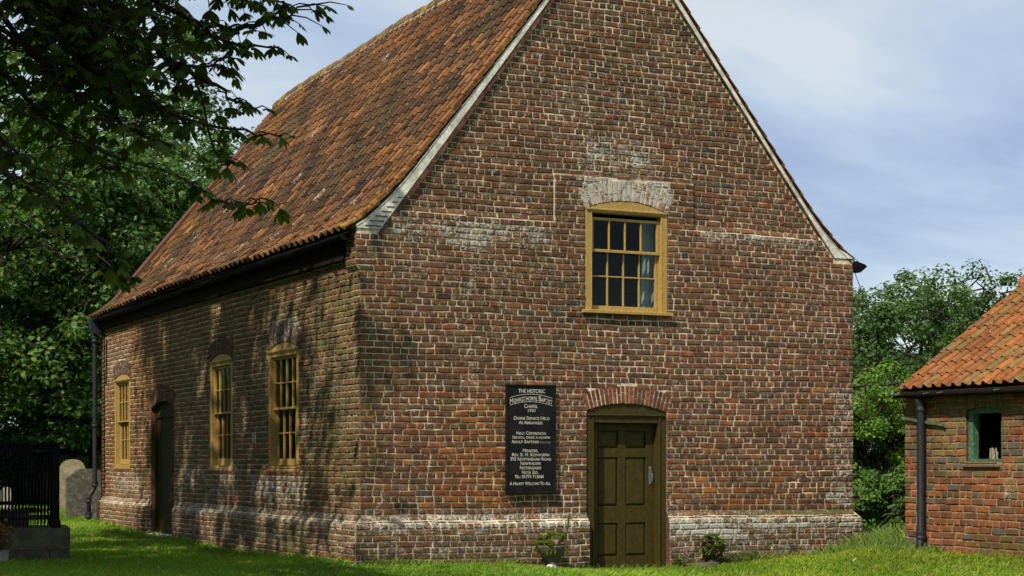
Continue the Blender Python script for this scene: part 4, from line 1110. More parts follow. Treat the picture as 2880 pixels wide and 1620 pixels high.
def unseen_hedge_row():  # unseen hedge added so the side panes do not mirror bright sky
    rl = np.random.default_rng(77); a, b = np.array((-9., 12.)), np.array((-12., 48.)); t = thing('boundary_hedge', 'tall boundary hedge running along the churchyard side', 'hedge', (-10.5, 30, 0)); n = 15000
    s = rl.random(n)[:, None]; xy = a+(b-a)*s+rl.normal(0, .55, (n, 2)); z = .1+4.6*rl.random(n)*(1-.15*np.abs(np.sin(s[:, 0]*40))); p = np.stack([xy[:, 0], xy[:, 1], z], -1)
    nr = rl.normal(0, .6, p.shape)+np.array((.3, -.3, .5)); nr /= np.linalg.norm(nr, axis=1, keepdims=True)
    v, f, c = leaf_cloud(p, nr, rl.uniform(.2, .36, n), np.array([(.045, .10, .022), (.06, .12, .025)])[rl.integers(0, 2, n)], rl)
    o = link(bpy.data.objects.new('foliage', npmesh('foliage', v-np.array((-10.5, 30, 0)), f, M['leaf'], c)), t, (-10.5, 30, 0)); o['kind'] = 'stuff'
    g = G()
    for i in range(10): q = a+(b-a)*(i+.5)/10; g.tube([(q[0], q[1], 0), (q[0]+.1, q[1], 1.8), (q[0]-.1, q[1]+.2, 4)], [.09, .06, .02], 6)
    o = g.obj('stems', M['bark'], t); o['kind'] = 'stuff'
unseen_hedge_row()
# right hand side
ASH = [(.070,.135,.040),(.080,.150,.040),(.060,.120,.040),(.10,.16,.045)]
for i, (px, Z, h, cx, cz, rx, rz, n, nl, lab) in enumerate([
        (2590, 62, 8.6, 2535, 5.5, 2.9, 3.1, 125, 15500, 'broad open crowned ash tree behind the outbuilding roof'),
        (2740, 66, 9.2, 2765, 5.7, 3.3, 3.4, 140, 17500, 'tall ash tree rising above the outbuilding verge'),
        (2890, 70, 8.8, 2895, 5.7, 2.8, 3.1, 110, 15000, 'ash tree half hidden by the outbuilding ridge'),
        (2440, 58, 7.0, 2415, 4.6, 1.6, 2.4, 60, 8500, 'pale green ash tree close to the chapel corner')]):
    b = gpt(px, Z); c = P(cx, HY, Z)
    tree('ash_tree', lab, b, h, (c[0], c[1], cz, rx, rx, rz), n, nl, .16, ASH, 80+i, 'ash trees beyond the hedge', .20, (.36, .7), .35, flat=.7, limbs=9)
for i, (px, Z, h, r, n, cols, lab) in enumerate([
        (2440, 43, 4.4, 2.4, 20000, [(.045,.10,.022),(.055,.115,.025)], 'dark rounded bush behind the hawthorn hedge'),
        (2435, 37.0, 3.3, 1.4, 24000, [(.115,.21,.03),(.15,.24,.036),(.095,.18,.028)], 'bright leafy hawthorn bush between chapel and outbuilding'),
        (2540, 38.5, 3.4, 1.5, 22000, [(.115,.21,.03),(.14,.23,.036),(.095,.18,.028)], 'hawthorn bush growing behind the outbuilding corner')]):
    b = gpt(px, Z); tree('hawthorn_bush', lab, b, h, (b[0], b[1], h*.48, r, r, h*.52), 90, n, .085, cols, 90+i, 'bushes in the gap', .06, (.25, .5), .5, cat='bush', limbs=5, zmin=.1)
for i, (px, Z, h, r, n) in enumerate([(2425, 30.2, 1.0, .42, 3000), (2510, 30.0, 1.35, .48, 3600)]):
    b = gpt(px, Z); tree('bramble', ['low bramble against the chapel corner', 'taller bramble in front of the hawthorn'][i], b, h, (b[0], b[1], h*.5, r, r, h*.52), 26, n, .075, [(.085,.165,.035),(.10,.185,.035)], 96+i, 'brambles in the gap', .02, (.14, .26), .4, cat='bramble', limbs=4, zmin=.1)
# dock with big leaves
def dock(px, Z, h, n, seed, lab):
    rl = random.Random(seed); b = gpt(px, Z); t = thing('dock_plant', lab, 'plant', tuple(b), 'dock plants by the outbuilding')
    g = G(); g.tube([tuple(b), tuple(b+np.array((.02, .02, h*.6))), tuple(b+np.array((.0, .05, h)))], [.012, .009, .004], 5, (.09, .10, .03)); g.obj('stem', M['leaf'], t)
    for i in range(n):
        z = h*(.15+.8*i/n); an = rl.uniform(0, 6.28); l = rl.uniform(.20, .30)*(1.1-.4*i/n); w = l*.38; d = np.array((math.cos(an), math.sin(an), .35)); sd_ = np.array((-math.sin(an), math.cos(an), 0)); p = b+np.array((0, 0, z))
        v = []
        for t_, ww in ((0, .05), (.3, .9), (.6, 1.), (.85, .6), (1., .03)):
            c = p+d*l*t_-np.array((0, 0, .5*l*t_*t_)); v += [c-sd_*w*ww*.5+np.array((0, 0, .1*w*ww)), c, c+sd_*w*ww*.5+np.array((0, 0, .1*w*ww))]
        f = []
        for k in range(4): f += [(3*k, 3*k+1, 3*k+4, 3*k+3), (3*k+1, 3*k+2, 3*k+5, 3*k+4)]
        g = G(); g.add([tuple(q) for q in v], f, np.array((.075, .135, .025))*rl.uniform(.8, 1.2)); g.obj('leaf', M['leaf'], t, recalc=False, origin=tuple(p))
dock(2533, 23.6, 1.05, 12, 3, 'leafy dock plant against the outbuilding corner'); dock(2518, 24.6, .8, 9, 5, 'shorter dock plant beside the bramble')

# ------------------------------------------------------------------ big horse chestnut at the left, mostly out of frame
def build_chestnut():
    rl = np.random.default_rng(11); tb = np.array((-10.2, -5.2, 0.)); tb[2] = float(gz(tb[0], tb[1]))
    t = thing('chestnut_tree', 'dark overhanging horse chestnut with drooping leafy branches', 'tree', tuple(tb))
    S = np.array(SUN)
    def ok_shadow(p):
        """the crown keeps clear of the sun's path to the gable and of the view of the roof"""
        k = np.maximum(-p[:, 1], 0); xh = p[:, 0]+1.63*k; zh = p[:, 2]-2.37*k
        bad = (xh > .55+.25*np.sin(zh*3)) & (zh > -.2) & (p[:, 1] < 0)
        k2 = p[:, 2]/2.37; gx, gy = p[:, 0]+1.63*k2, p[:, 1]+k2
        bad |= (gx > .8) & (gy < 0)
        k3 = (p[:, 2]-4.3-1.28*p[:, 0])/4.46; rx_ = p[:, 0]+1.63*k3; ry_ = p[:, 1]+k3
        bad |= (k3 > 0) & (rx_ > -.2) & (rx_ < 3.7) & (ry_ > -.1) & (ry_ < 13.7) & (rl.random(len(p)) < .93)
        x, y, Z = proj(p); vis = (Z > 2) & (x > 330-.25*np.maximum(y-100, 0)) & (y > -60) & (x < 2900)
        bad |= vis | ((Z > 2) & (x > -40) & (y > 420))
        return ~bad
    g, tips = grow(rl, tb, 9.5, .42, (.6, .8), 9, .55)
    # visible drooping boughs, in real positions 11 to 14 m from the camera
    boughs = [
        ([(230, -330, 14.5), (330, -120, 13.6), (430, -5, 13.0), (540, 60, 12.8), (650, 80, 12.6), (760, 55, 12.5), (890, 12, 12.4)], .035, 46, .9),
        ([(540, 60, 12.8), (610, 108, 12.7), (690, 130, 12.6), (785, 132, 12.5)], .018, 12, .5),
        ([(300, -60, 13.4), (380, 90, 13.1), (470, 175, 12.9), (560, 195, 12.8), (650, 160, 12.7)], .022, 30, .8),
        ([(250, -100, 13.4), (400, 120, 13.0), (520, 190, 12.8), (600, 242, 12.7), (665, 280, 12.7), (720, 305, 12.6)], .024, 17, .7),
        ([(120, -120, 13.2), (230, 80, 13.0), (340, 210, 12.8), (440, 300, 12.6), (500, 350, 12.5)], .026, 60, 1.),
        ([(-60, -40, 13), (60, 120, 12.8), (170, 230, 12.6), (300, 330, 12.4), (420, 390, 12.3)], .028, 62, 1.),
        ([(-90, 230, 12.2), (120, 350, 12.1), (330, 440, 12.0), (520, 500, 12.0), (600, 568, 11.9), (690, 572, 11.9), (750, 560, 11.9)], .011, 20, .6),
        ([(150, 190, 12.6), (400, 300, 12.5), (580, 352, 12.4), (690, 362, 12.4), (790, 385, 12.3)], .016, 12, .5),
        ([(-90, 430, 11.6), (80, 520, 11.5), (200, 610, 11.4), (290, 690, 11.4), (340, 790, 11.3)], .018, 26, .8),
        ([(-90, 90, 12.8), (40, 240, 12.7), (130, 330, 12.6), (230, 420, 12.5), (330, 480, 12.4)], .024, 52, 1.),
        ([(-100, 330, 12.0), (40, 420, 11.9), (130, 500, 11.8), (180, 560, 11.8)], .018, 24, .9),
        ([(20, -80, 13.0), (110, 20, 12.9), (180, 110, 12.8), (240, 200, 12.7)], .022, 52, 1.),
        ([(330, -80, 13.6), (400, 10, 13.4), (450, 60, 13.3), (520, 120, 13.2)], .018, 24, 1.),
        ([(420, -90, 12.6), (600, -30, 12.5), (720, -10, 12.4), (820, 15, 12.3)], .018, 26, .8),
        ([(560, 245, 12.7), (600, 420, 12.6), (640, 470, 12.6)], .010, 8, .6)]
    for k in range(20):
        x = rl.uniform(-20, 400); Z = rl.uniform(12.4, 14.5); boughs.append(([(x, -150, Z), (x+60, 20, Z-.2), (x+110, 140, Z-.3), (x+150+rl.uniform(-30, 50), 250+rl.uniform(-60, 50), Z-.4)], .014, 20, .8))
    leaves = []
    hub = np.array(tb)+np.array((.6, .6, 6.5))
    for bi, (pl_, r, n, spread) in enumerate(boughs):
        pts = [P(*q) for q in pl_]
        fine = []
        for a, b in zip(pts[:-1], pts[1:]):
            for s in np.linspace(0, 1, 4)[:-1]: fine.append(a+(b-a)*s+rl.normal(0, .012, 3))
        fine.append(pts[-1])
        if bi < 14 and bi not in (1,): g.tube([tuple(hub), tuple((hub+fine[0])/2+np.array((0, 0, .7))), tuple(fine[0])], [.09, .045, r], 6, (.05, .04, .03))
        g.tube([tuple(q) for q in fine], list(np.linspace(r, .006, len(fine))), 6, (.05, .04, .03))
        n = int(n*1.75)
        for i in range(n):
            s = .10+.90*((i+rl.random())/n)**1.25; k = min(int(s*(len(fine)-1)), len(fine)-2); p = fine[k]+(fine[k+1]-fine[k])*(s*(len(fine)-1)-k)
            d = rl.normal(size=3); d[2] = abs(d[2])*.2-.35; d /= np.linalg.norm(d); l = rl.uniform(.06, .26)*spread
            e = p+d*l; g.tube([tuple(p), tuple((p+e)/2+np.array((0, 0, .02))), tuple(e)], [.006, .005, .003], 4, (.05, .05, .03), cap=False)
            leaves.append((e, d))
        leaves.append((fine[-1], (fine[-1]-fine[-2])/np.linalg.norm(fine[-1]-fine[-2])))
    g.obj('trunk', M['bark'], t, smooth=True)
    shp = ((0, .04), (.32, .30), (.62, .50), (.85, .40), (1.0, .04))
    recs = []
    for e, d in leaves:
        nl = rl.integers(4, 7); L0 = rl.uniform(.060, .098); g2 = ([], []); dn = np.array((0, 0, -1.)); nrm = np.array((rl.normal(0, .3), rl.normal(0, .3), 1.)); nrm /= np.linalg.norm(nrm)
        ax = d-nrm*(d@nrm); ax /= np.linalg.norm(ax)+1e-6; bx_ = np.cross(nrm, ax); drop = rl.uniform(.25, .9)
        for i in range(nl):
            an = (i-(nl-1)/2)*.62+rl.normal(0, .08); q = ax*math.cos(an)+bx_*math.sin(an); sdv = -ax*math.sin(an)+bx_*math.cos(an); L_ = L0*(1-.12*abs(i-(nl-1)/2)); b0 = len(g2[0]); tw = rl.normal(0, .25)
            for s, w in shp:
                c = e+q*L_*s+dn*L_*(drop*s+.25*s*s); ww = w*L_*.5; up = nrm*(.16*ww)
                g2[0].append(tuple(c-sdv*ww+up-nrm*ww*tw)); g2[0].append(tuple(c)); g2[0].append(tuple(c+sdv*ww+up+nrm*ww*tw))
            for k in range(4): g2[1].append((b0+3*k, b0+3*k+1, b0+3*k+4, b0+3*k+3)); g2[1].append((b0+3*k+1, b0+3*k+2, b0+3*k+5, b0+3*k+4))
        recs.append((g2[0], g2[1], np.array((.042, .080, .015))*rl.uniform(.6, 1.4)*np.array((1+rl.random()*.5, 1, .9)), 0., 0., tuple(e), L0*L0))
    ar = []
    for r in recs:
        x, y, Z = proj(np.array(r[5])); ar.append(r[6]/Z**2 if (0 < x < 2880 and 0 < y < 1620) else 0)
    emit_pieces(recs, ar, 300, 'leaf', 'foliage', M['chestnut'], t, t)
    # the rest of the crown
    cl = []
    while len(cl) < 330:
        d = rl.normal(size=3); d /= np.linalg.norm(d); q = np.array((-9.3, -2.2, 8.2))+d*(rl.random()**.4)*np.array((6.2, 8.2, 4.8))
        if q[2] > 3.2: cl.append(q)
    for _ in range(330):
        yw, zw, k = rl.uniform(1.0, 10.6), rl.uniform(-.2, 4.1), rl.uniform(3.5, 5.6); cl.append(np.array((-1.63*k, yw-k, zw+2.37*k)))
    for _ in range(230):
        cl.append(P(rl.uniform(-300, 760), rl.uniform(-150, 620), rl.uniform(11.3, 13.6))+S*rl.uniform(3.0, 6.5))
    cl = np.array(cl); per = 150; o = rl.normal(size=(len(cl), per, 3)); o /= np.linalg.norm(o, axis=2, keepdims=True); o *= rl.random((len(cl), per, 1))**.4*rl.uniform(.55, 1.0, (len(cl), 1, 1)); o[..., 2] *= .6
    p = (cl[:, None]+o).reshape(-1, 3); p = p[ok_shadow(p)]
    # gaps through which the sun reaches the side wall and the lawn
    k = -p[:, 0]/1.63; yy = p[:, 1]+k; zz = p[:, 2]-2.37*k
    hit = (k > 0) & (zz > -.3) & (zz < 4.3)
    def hole(y0, y1, z0, z1): return hit & (yy > y0) & (yy < y1) & (zz > z0) & (zz < z1)
    fld = .55*np.sin(yy*2.3+zz*1.7)+.45*np.sin(yy*4.1-zz*3.3+1)+.35*np.sin(yy*7.3+zz*5.9)
    bias = np.interp(yy, [0, .6, 2.2, 3.0, 4.5, 9.5, 10.3, 10.8], [.3, 1.25, 1.25, .35, -.45, -.5, .4, 2.])+np.where((zz < 1.25), .65, 0)
    dap = hit & (fld+bias > 0)
    gone = dap|hole(10.5, 15, -1, 5)|hole(.1, 2.3, 2.4, 4.2)|hole(2.2, 3.6, 1.9, 3.2)|hole(5.8, 6.4, 1.1, 2.8)|hole(1.9, 2.5, -.2, 1.1)|hole(2.9, 3.5, .6, 1.4)|hole(8.1, 8.35, 0, 2)
    keepm = ~gone | (rl.random(len(p)) < .06); p = p[keepm]
    nr = rl.normal(0, .5, p.shape)+np.array((0, 0, 1)); nr /= np.linalg.norm(nr, axis=1, keepdims=True)
    cc = np.array([(.030,.062,.012),(.024,.05,.011),(.04,.075,.014)])[rl.integers(0, 3, len(p))]*rl.uniform(.75, 1.25, (len(p), 1))
    v, f, c = leaf_cloud(p, nr, .20*rl.uniform(.7, 1.3, len(p)), cc, rl, .2, .6)
    o = link(bpy.data.objects.new('upper_crown', npmesh('upper_crown', v-tb, f, M['chestnut'], c)), t, tuple(tb)); o['kind'] = 'stuff'
build_chestnut()

# ------------------------------------------------------------------ railed tomb, gravestones, fence
def rot_frame(o, ang):
    c, s = math.cos(ang), math.sin(ang); return lambda u, v, z: (o[0]+u*c-v*s, o[1]+u*s+v*c, o[2]+z)
def build_tomb():
    o = gpt(196, 22.6); o[2] = .03; fr = rot_frame(o, -math.atan2(.4443, .8958)+.29)     # u along the face (camera right), v away
    t = thing('railed_tomb', 'chest tomb on a mossy stone base inside black cast iron railings', 'tomb', fr(-1.1, .6, 0))
    def bxf(g, u0, u1, v0, v1, z0, z1, c=(.5, .5, .5)):
        v = [fr(u, w, z) for z in (z0, z1) for u, w in ((u0, v0), (u1, v0), (u1, v1), (u0, v1))]; g.add(v, [(0,3,2,1),(4,5,6,7),(0,1,5,4),(1,2,6,5),(2,3,7,6),(3,0,4,7)], c)
    # base in blocks
    for z0, z1, cuts in ((-.15, .12, (-2.3, -1.5, -.8, -.25, .0)), (.125, .40, (-2.3, -1.2, 0.01))):
        for a, b in zip(cuts[:-1], cuts[1:]):
            g = G(); e = random.uniform(-.012, .012); bxf(g, a+.005, b-.005, e, 1.25, z0, z1, np.array((.075, .068, .048))*random.uniform(.8, 1.2)); g.l = [.05]*len(g.v); g.m = [.35]*len(g.v)
            g.obj('base_stone', M['stone'], t, origin=fr((a+b)/2, .6, z0))
    z0, z1 = .40, 1.51; U0, U1, V0, V1 = -2.15, -.17, .12, 1.12
    for u in (U0, U1, (U0+U1)/2):
        for v in (V0, V1):
            g = G(); bxf(g, u-.045, u+.045, v-.045, v+.045, z0, z1-.13); bxf(g, u-.06, u+.06, v-.06, v+.06, z0-.002, z0+.10); g.obj('corner_post', M['iron'], t)
    g = G()
    for v in (V0, V1): bxf(g, U0-.05, U1+.05, v-.04, v+.04, z1-.13, z1-.03); bxf(g, U0-.085, U1+.085, v-.075, v+.075, z1-.0295, z1)
    for u in (U0, U1): bxf(g, u-.04, u+.04, V0+.0405, V1-.0405, z1-.13, z1-.03); bxf(g, u-.075, u+.075, V0+.0755, V1-.0755, z1-.0295, z1-.001)
    g.obj('cornice', M['iron'], t)
    g = G()
    for v in (V0, V1):
        for z in (z0+.11, z0+.30, z1-.34): bxf(g, U0, U1, v-.015, v+.015, z, z+.028)
    for u in (U0, U1):
        for z in (z0+.11, z0+.30, z1-.34): bxf(g, u-.015, u+.015, V0, V1, z, z+.028)
    g.obj('rail', M['iron'], t)
    for v, n in ((V0, 44), (V1, 44)):
        for i in range(n):
            u = U0+.06+(U1-U0-.12)*i/(n-1); g = G(); g.tube([fr(u, v, z0+.02), fr(u, v, z1-.14)], .0085, 5); g.lathe(fr(u, v, z0+.22), [(.008, -.03), (.018, 0), (.008, .03)], 6); g.lathe(fr(u, v, z1-.42), [(.008, -.02), (.016, 0), (.008, .02)], 6)
            g.obj('bar', M['iron'], t)
    for u, n in ((U0, 20), (U1, 20)):
        for i in range(n):
            v = V0+.06+(V1-V0-.12)*i/(n-1); g = G(); g.tube([fr(u, v, z0+.02), fr(u, v, z1-.14)], .0085, 5); g.obj('bar', M['iron'], t)
    # scrollwork: arches and rings in the front panels
    g = G()
    for c in (-1.66, -.67):
        for r in (.36, .30): g.tube([fr(c+r*math.cos(a), V0-.012, z0+.62+r*1.05*math.sin(a)) for a in np.linspace(0, math.pi, 14)], .014, 5)
        for s in (-1, 1):
            for k in range(3): g.tube([fr(c+s*(.40+.05*math.cos(a)), V0-.012, z0+.84+.07*k+.04*math.sin(a)) for a in np.linspace(0, 5.6, 10)], .010, 4)
    c = -1.16
    g.tube([fr(c+.24*math.cos(a), V0-.016, z0+.52+.26*math.sin(a)) for a in np.linspace(0, 2*math.pi, 22)], .026, 6)
    for k in range(9):
        a = k*2*math.pi/9; g.tube([fr(c+.05*math.cos(a), V0-.016, z0+.52+.05*math.sin(a)), fr(c+.16*math.cos(a+.4), V0-.016, z0+.52+.17*math.sin(a+.4))], [.02, .006], 5)
    g.obj('scrollwork', M['iron'], t)
    g = G(); bxf(g, -1.85, -.5, .35, .95, .40, .62, (.10, .09, .065)); g.obj('ledger_stone', M['stone'], t)
    g = G(); v = [fr(-2.2, .05, z1+.002), fr(-.95, .05, z1+.002), fr(-.95, 1.2, z1+.002), fr(-2.2, 1.2, z1+.002), fr(-1.75, .62, z1+.26), fr(-1.5, .62, z1+.20)]
    g.add(v, [(3, 2, 1, 0), (0, 1, 5, 4), (1, 2, 5), (2, 3, 4, 5), (3, 0, 4)], (.16, .15, .08), 0, .5); g.obj('pitched_lid', M['stone'], t)
build_tomb()
def flowers():
    b = gpt(2, 22.0); b[2] -= .08
    t = thing('flower_pot', 'pale stone pot standing against the tomb base', 'pot', tuple(b))
    g = G(); g.lathe(tuple(b), [(.07, 0), (.085, .10), (.10, .22), (.11, .24), (.095, .24)], 14, (.3, .29, .25)); g.obj('pot', M['stone'], t)
    p = thing('dried_flowers', 'orange brown dried flowers in the pale pot', 'flowers', (b[0], b[1], b[2]+.24)); g = G(); h = G()
    for i in range(26):
        d = rng.normal(0, .09, 2); e = (b[0]+d[0], b[1]+d[1], b[2]+.42+rng.uniform(-.08, .2)); g.tube([(b[0], b[1], b[2]+.2), e], [.004, .003], 4, (.12, .10, .03)); h.lathe(e, [(.004, -.02), (.028, .0), (.02, .02), (.004, .03)], 7, np.array((.30, .14, .02))*rng.uniform(.6, 1.1))
    g.obj('stems', M['leaf'], p); h.obj('flower_heads', M['leaf'], p)['kind'] = 'stuff'
flowers()

def gravestone(px0, px1, ptop, Z, shape, lab, col, lean=0., yaw=0.):
    b = gpt((px0+px1)/2, Z); w = (px1-px0)/F_PX*Z; top = (HY-ptop)/F_PX*Z+EYE-b[2]; th = .11
    fr = rot_frame(b, -math.atan2(.4443, .8958)+yaw)
    if shape == 'shoulder': poly = [(-w/2, -.2), (w/2, -.2), (w/2, top*.86), (w*.30, top*.98), (w*.1, top), (-w*.08, top*1.0), (-w*.26, top*.97), (-w*.34, top*.90), (-w*.46, top*.83), (-w/2, top*.80)]
    else: poly = [(-w/2, -.2), (w/2, -.2), (w/2, top*.80)]+[(w/2*math.cos(a), top*.80+top*.20*math.sin(a)) for a in np.linspace(.2, math.pi-.2, 9)]+[(-w/2, top*.80)]
    g = G(); g.prism(poly, lambda u, v, d: fr(u, d+lean*v, v), 0, th, col); g.l = [.26]*len(g.v); g.m = [.12]*len(g.v)
    o = g.obj('gravestone', M['stone'], None, origin=tuple(b)); tag(o, lab, 'gravestone', 'gravestones beyond the chapel')
gravestone(188, 300, 1318, 36.0, 'shoulder', 'dark weathered gravestone with a pale sloping shoulder beside the drainpipe', (.115, .105, .085), .04, .45)
gravestone(168, 238, 1291, 41.0, 'round', 'pale lichened round topped gravestone behind the shouldered one', (.30, .25, .16), -.02, .1)
gravestone(2, 30, 1370, 40.0, 'round', 'pale gravestone seen through the iron tomb railings', (.34, .32, .28), .0)
def fence():
    t = thing('garden_fence', 'green tinged wooden paling fence with ball topped posts', 'fence', tuple(gpt(230, 45)))
    Z = 45.0
    for px in (120, 205, 258, 330):
        b = gpt(px, Z); h = (HY-1268)/F_PX*Z+EYE; g = G(); g.box((b[0]-.06, b[1]-.06, b[2]-.1), (b[0]+.06, b[1]+.06, h), bev=.008); g.lathe((b[0], b[1], h+.06), [(.02, -.06), (.05, -.045), (.065, 0), (.05, .045), (.01, .065)], 10); g.obj('post', M['iron'], t)
    a, c = gpt(120, Z), gpt(330, Z); g = G(); h = (HY-1276)/F_PX*Z+EYE; g.tube([(a[0], a[1]-.05, h), (c[0], c[1]-.05, h)], .025, 4); g.obj('rail', M['iron'], t)
    n = 24
    for i in range(n):
        s = (i+.5)/n; p = a+(c-a)*s; g = G(); g.box((p[0]-.03, p[1]-.012, p[2]-.1), (p[0]+.03, p[1]+.012, h-.03+random.uniform(-.02, .02)), bev=.004); g.obj('paling', M['fence'], t)
M['fence'] = plain('green_stained_wood', (.06, .085, .03), .9, .3, 20, .1, .3)
fence()

# ------------------------------------------------------------------ stone urns with houseleeks
def urn(x, y, r, h, lab, plab, foot, seed, spike, dark):
    z = float(gz(x, y)); t = thing('stone_urn', lab, 'urn', (x, y, z), 'stone urns by the door'); rl = np.random.default_rng(seed)
    g = G(); fh = h*.36
    g.lathe((x, y, z), [(r*.18, fh*.9), (r*.30, fh), (r*.55, fh+h*.14), (r*.82, fh+h*.36), (r*.98, fh+h*.56), (r*1.02, fh+h*.64), (r*.93, fh+h*.64), (r*.85, fh+h*.55)], 20, (.12, .115, .075) if not dark else (.075, .072, .045)); g.m = [.35]*len(g.v); g.l = [.03]*len(g.v); g.obj('bowl', M['urn'], t, smooth=True)
    g = G()
    if foot: g.lathe((x, y, z), [(r*.42, -.03), (r*.40, fh*.30), (r*.30, fh*.55), (r*.17, fh*.72), (r*.16, fh*.92)], 14); g.obj('foot', M['whitestone'], t, smooth=True)
    else: g.lathe((x, y, z), [(r*.55, -.03), (r*.52, fh*.35), (r*.30, fh*.6), (r*.22, fh*.95)], 14, (.07, .065, .045)); g.obj('foot', M['urn'], t, smooth=True)
    p = thing('houseleek', plab, 'plant', (x, y, z+fh+h*.5), 'houseleeks in the urns'); top = z+fh+h*.60; vs_, fs_, cs_ = [], [], []; cnt = 0
    ros = [(rl.normal(0, r*.5), rl.normal(0, r*.5), rl.uniform(.045, .075)) for _ in range(34)]
    G2 = G()
    for dx, dy, rr in ros:
        d = math.hypot(dx, dy)
        if d > r*.98: dx *= r*.98/d; dy *= r*.98/d; d = r*.98
        c = np.array((x+dx, y+dy, top+.15*(1-(d/r)**2)+rl.uniform(0, .02))); base = np.array((.15, .24, .035))*rl.uniform(.75, 1.3)*(.75 if dark else 1)
        if rl.random() < .18: base = np.array((.20, .16, .03))
        for ring, (m, el, ll) in enumerate(((9, .35, 1.), (8, .75, .8), (5, 1.2, .5))):
            for k in range(m):
                an = 2*math.pi*k/m+ring*.4; dd = np.array((math.cos(an)*math.cos(el), math.sin(an)*math.cos(el), math.sin(el))); sdv = np.array((-math.sin(an), math.cos(an), 0)); l = rr*ll
                G2.add([tuple(c), tuple(c+dd*l*.6-sdv*l*.26), tuple(c+dd*l), tuple(c+dd*l*.6+sdv*l*.26)], [(0, 1, 2, 3)], base*rl.uniform(.85, 1.15))
    for k in range(16):
        an = rl.uniform(0, 6.28); c = np.array((x+r*math.cos(an), y+r*math.sin(an), top-.02)); 
        for s in range(4):
            e = c+np.array((rl.normal(0, .01), rl.normal(0, .01), -.022*s)); G2.add([tuple(e), tuple(e+np.array((.014, -.014, .008))), tuple(e+np.array((0, -.012, -.02))), tuple(e+np.array((-.014, -.008, .0)))], [(0, 1, 2, 3)], np.array((.14, .15, .02))*rl.uniform(.7, 1.3))
    G2.obj('rosettes', M['leaf'], p, recalc=False)
    if spike:
        pts = [np.array((x+r*.45, y-.02, top+.03)), np.array((x+r*.70, y-.03, top+.10)), np.array((x+r*1.0, y-.03, top+.19)), np.array((x+r*1.08, y-.03, top+.30)), np.array((x+r*1.12, y-.03, top+.385))]
        g = G(); g.tube([tuple(q) for q in pts], [.012, .012, .011, .010, .016], 7, (.10, .14, .03))
        for i in range(60):
            s = rl.random()*4; k = min(int(s), 3); q = pts[k]+(pts[k+1]-pts[k])*(s-k); an = rl.uniform(0, 6.28); d = np.array((math.cos(an), math.sin(an), .5)); sdv = np.array((-math.sin(an), math.cos(an), 0))
            g.add([tuple(q+d*.006), tuple(q+d*.022-sdv*.010), tuple(q+d*.042), tuple(q+d*.022+sdv*.010)], [(0, 1, 2, 3)], np.array((.13, .17, .03))*rl.uniform(.7, 1.3))
        g.obj('flower_spike', M['leaf'], p, recalc=False)
urn(2.50, -.30, .205, .32, 'mossy stone urn on a white foot left of the door', 'bright houseleek with one tall flower spike in the white footed urn', True, 5, True, False)
urn(4.94, -.28, .175, .25, 'dark stone urn on the grass right of the door', 'rounded houseleek mound in the dark urn', False, 8, False, True)
g = G(); zz = float(gz(4.55, -.75)); v = []
for k, (s, h) in enumerate(((1, 0), (1., .05), (.85, .085))):
    for i in range(9): a = 2*math.pi*i/9; q = s*(1+.12*math.sin(i*2.3)); v.append((4.62+.15*q*math.cos(a), -.62+.10*q*math.sin(a), zz-.02+h))
g.add(v, [(9*k+i, 9*k+(i+1) % 9, 9*k+9+(i+1) % 9, 9*k+9+i) for k in (0, 1) for i in range(9)]+[tuple(range(18, 27))], (.10, .09, .06), .1, .3)
tag(g.obj('loose_stone', M['stone'], None, origin=(4.62, -.62, zz)), 'flat mossy stone lying in the grass below the dark urn', 'stone')

# ------------------------------------------------------------------ grass
def blades(xy, h, w, col, rl, lean=.5):
    n = len(xy); z = gz(xy[:, 0], xy[:, 1]); an = rl.uniform(0, 2*np.pi, n); d = np.stack([np.cos(an), np.sin(an), np.zeros(n)], -1); s = np.stack([-d[:, 1], d[:, 0], d[:, 2]], -1)
    b = np.stack([xy[:, 0], xy[:, 1], z-.004], -1); le = (rl.random(n)*lean*h)[:, None]
    v = np.empty((n, 4, 3)); v[:, 0] = b-s*w[:, None]*.5; v[:, 1] = b+s*w[:, None]*.5; m = b+d*le*.35+np.array((0, 0, 1))*(h*.6)[:, None]; v[:, 2] = m+s*w[:, None]*.4
    v[:, 3] = b+d*le+np.array((0, 0, 1))*h[:, None]
    k = np.arange(n)*4; f = np.concatenate([np.stack([k, k+1, k+2], -1), np.stack([k, k+2, k+3], -1)]); return v.reshape(-1, 3), f, np.repeat(col, 4, axis=0)
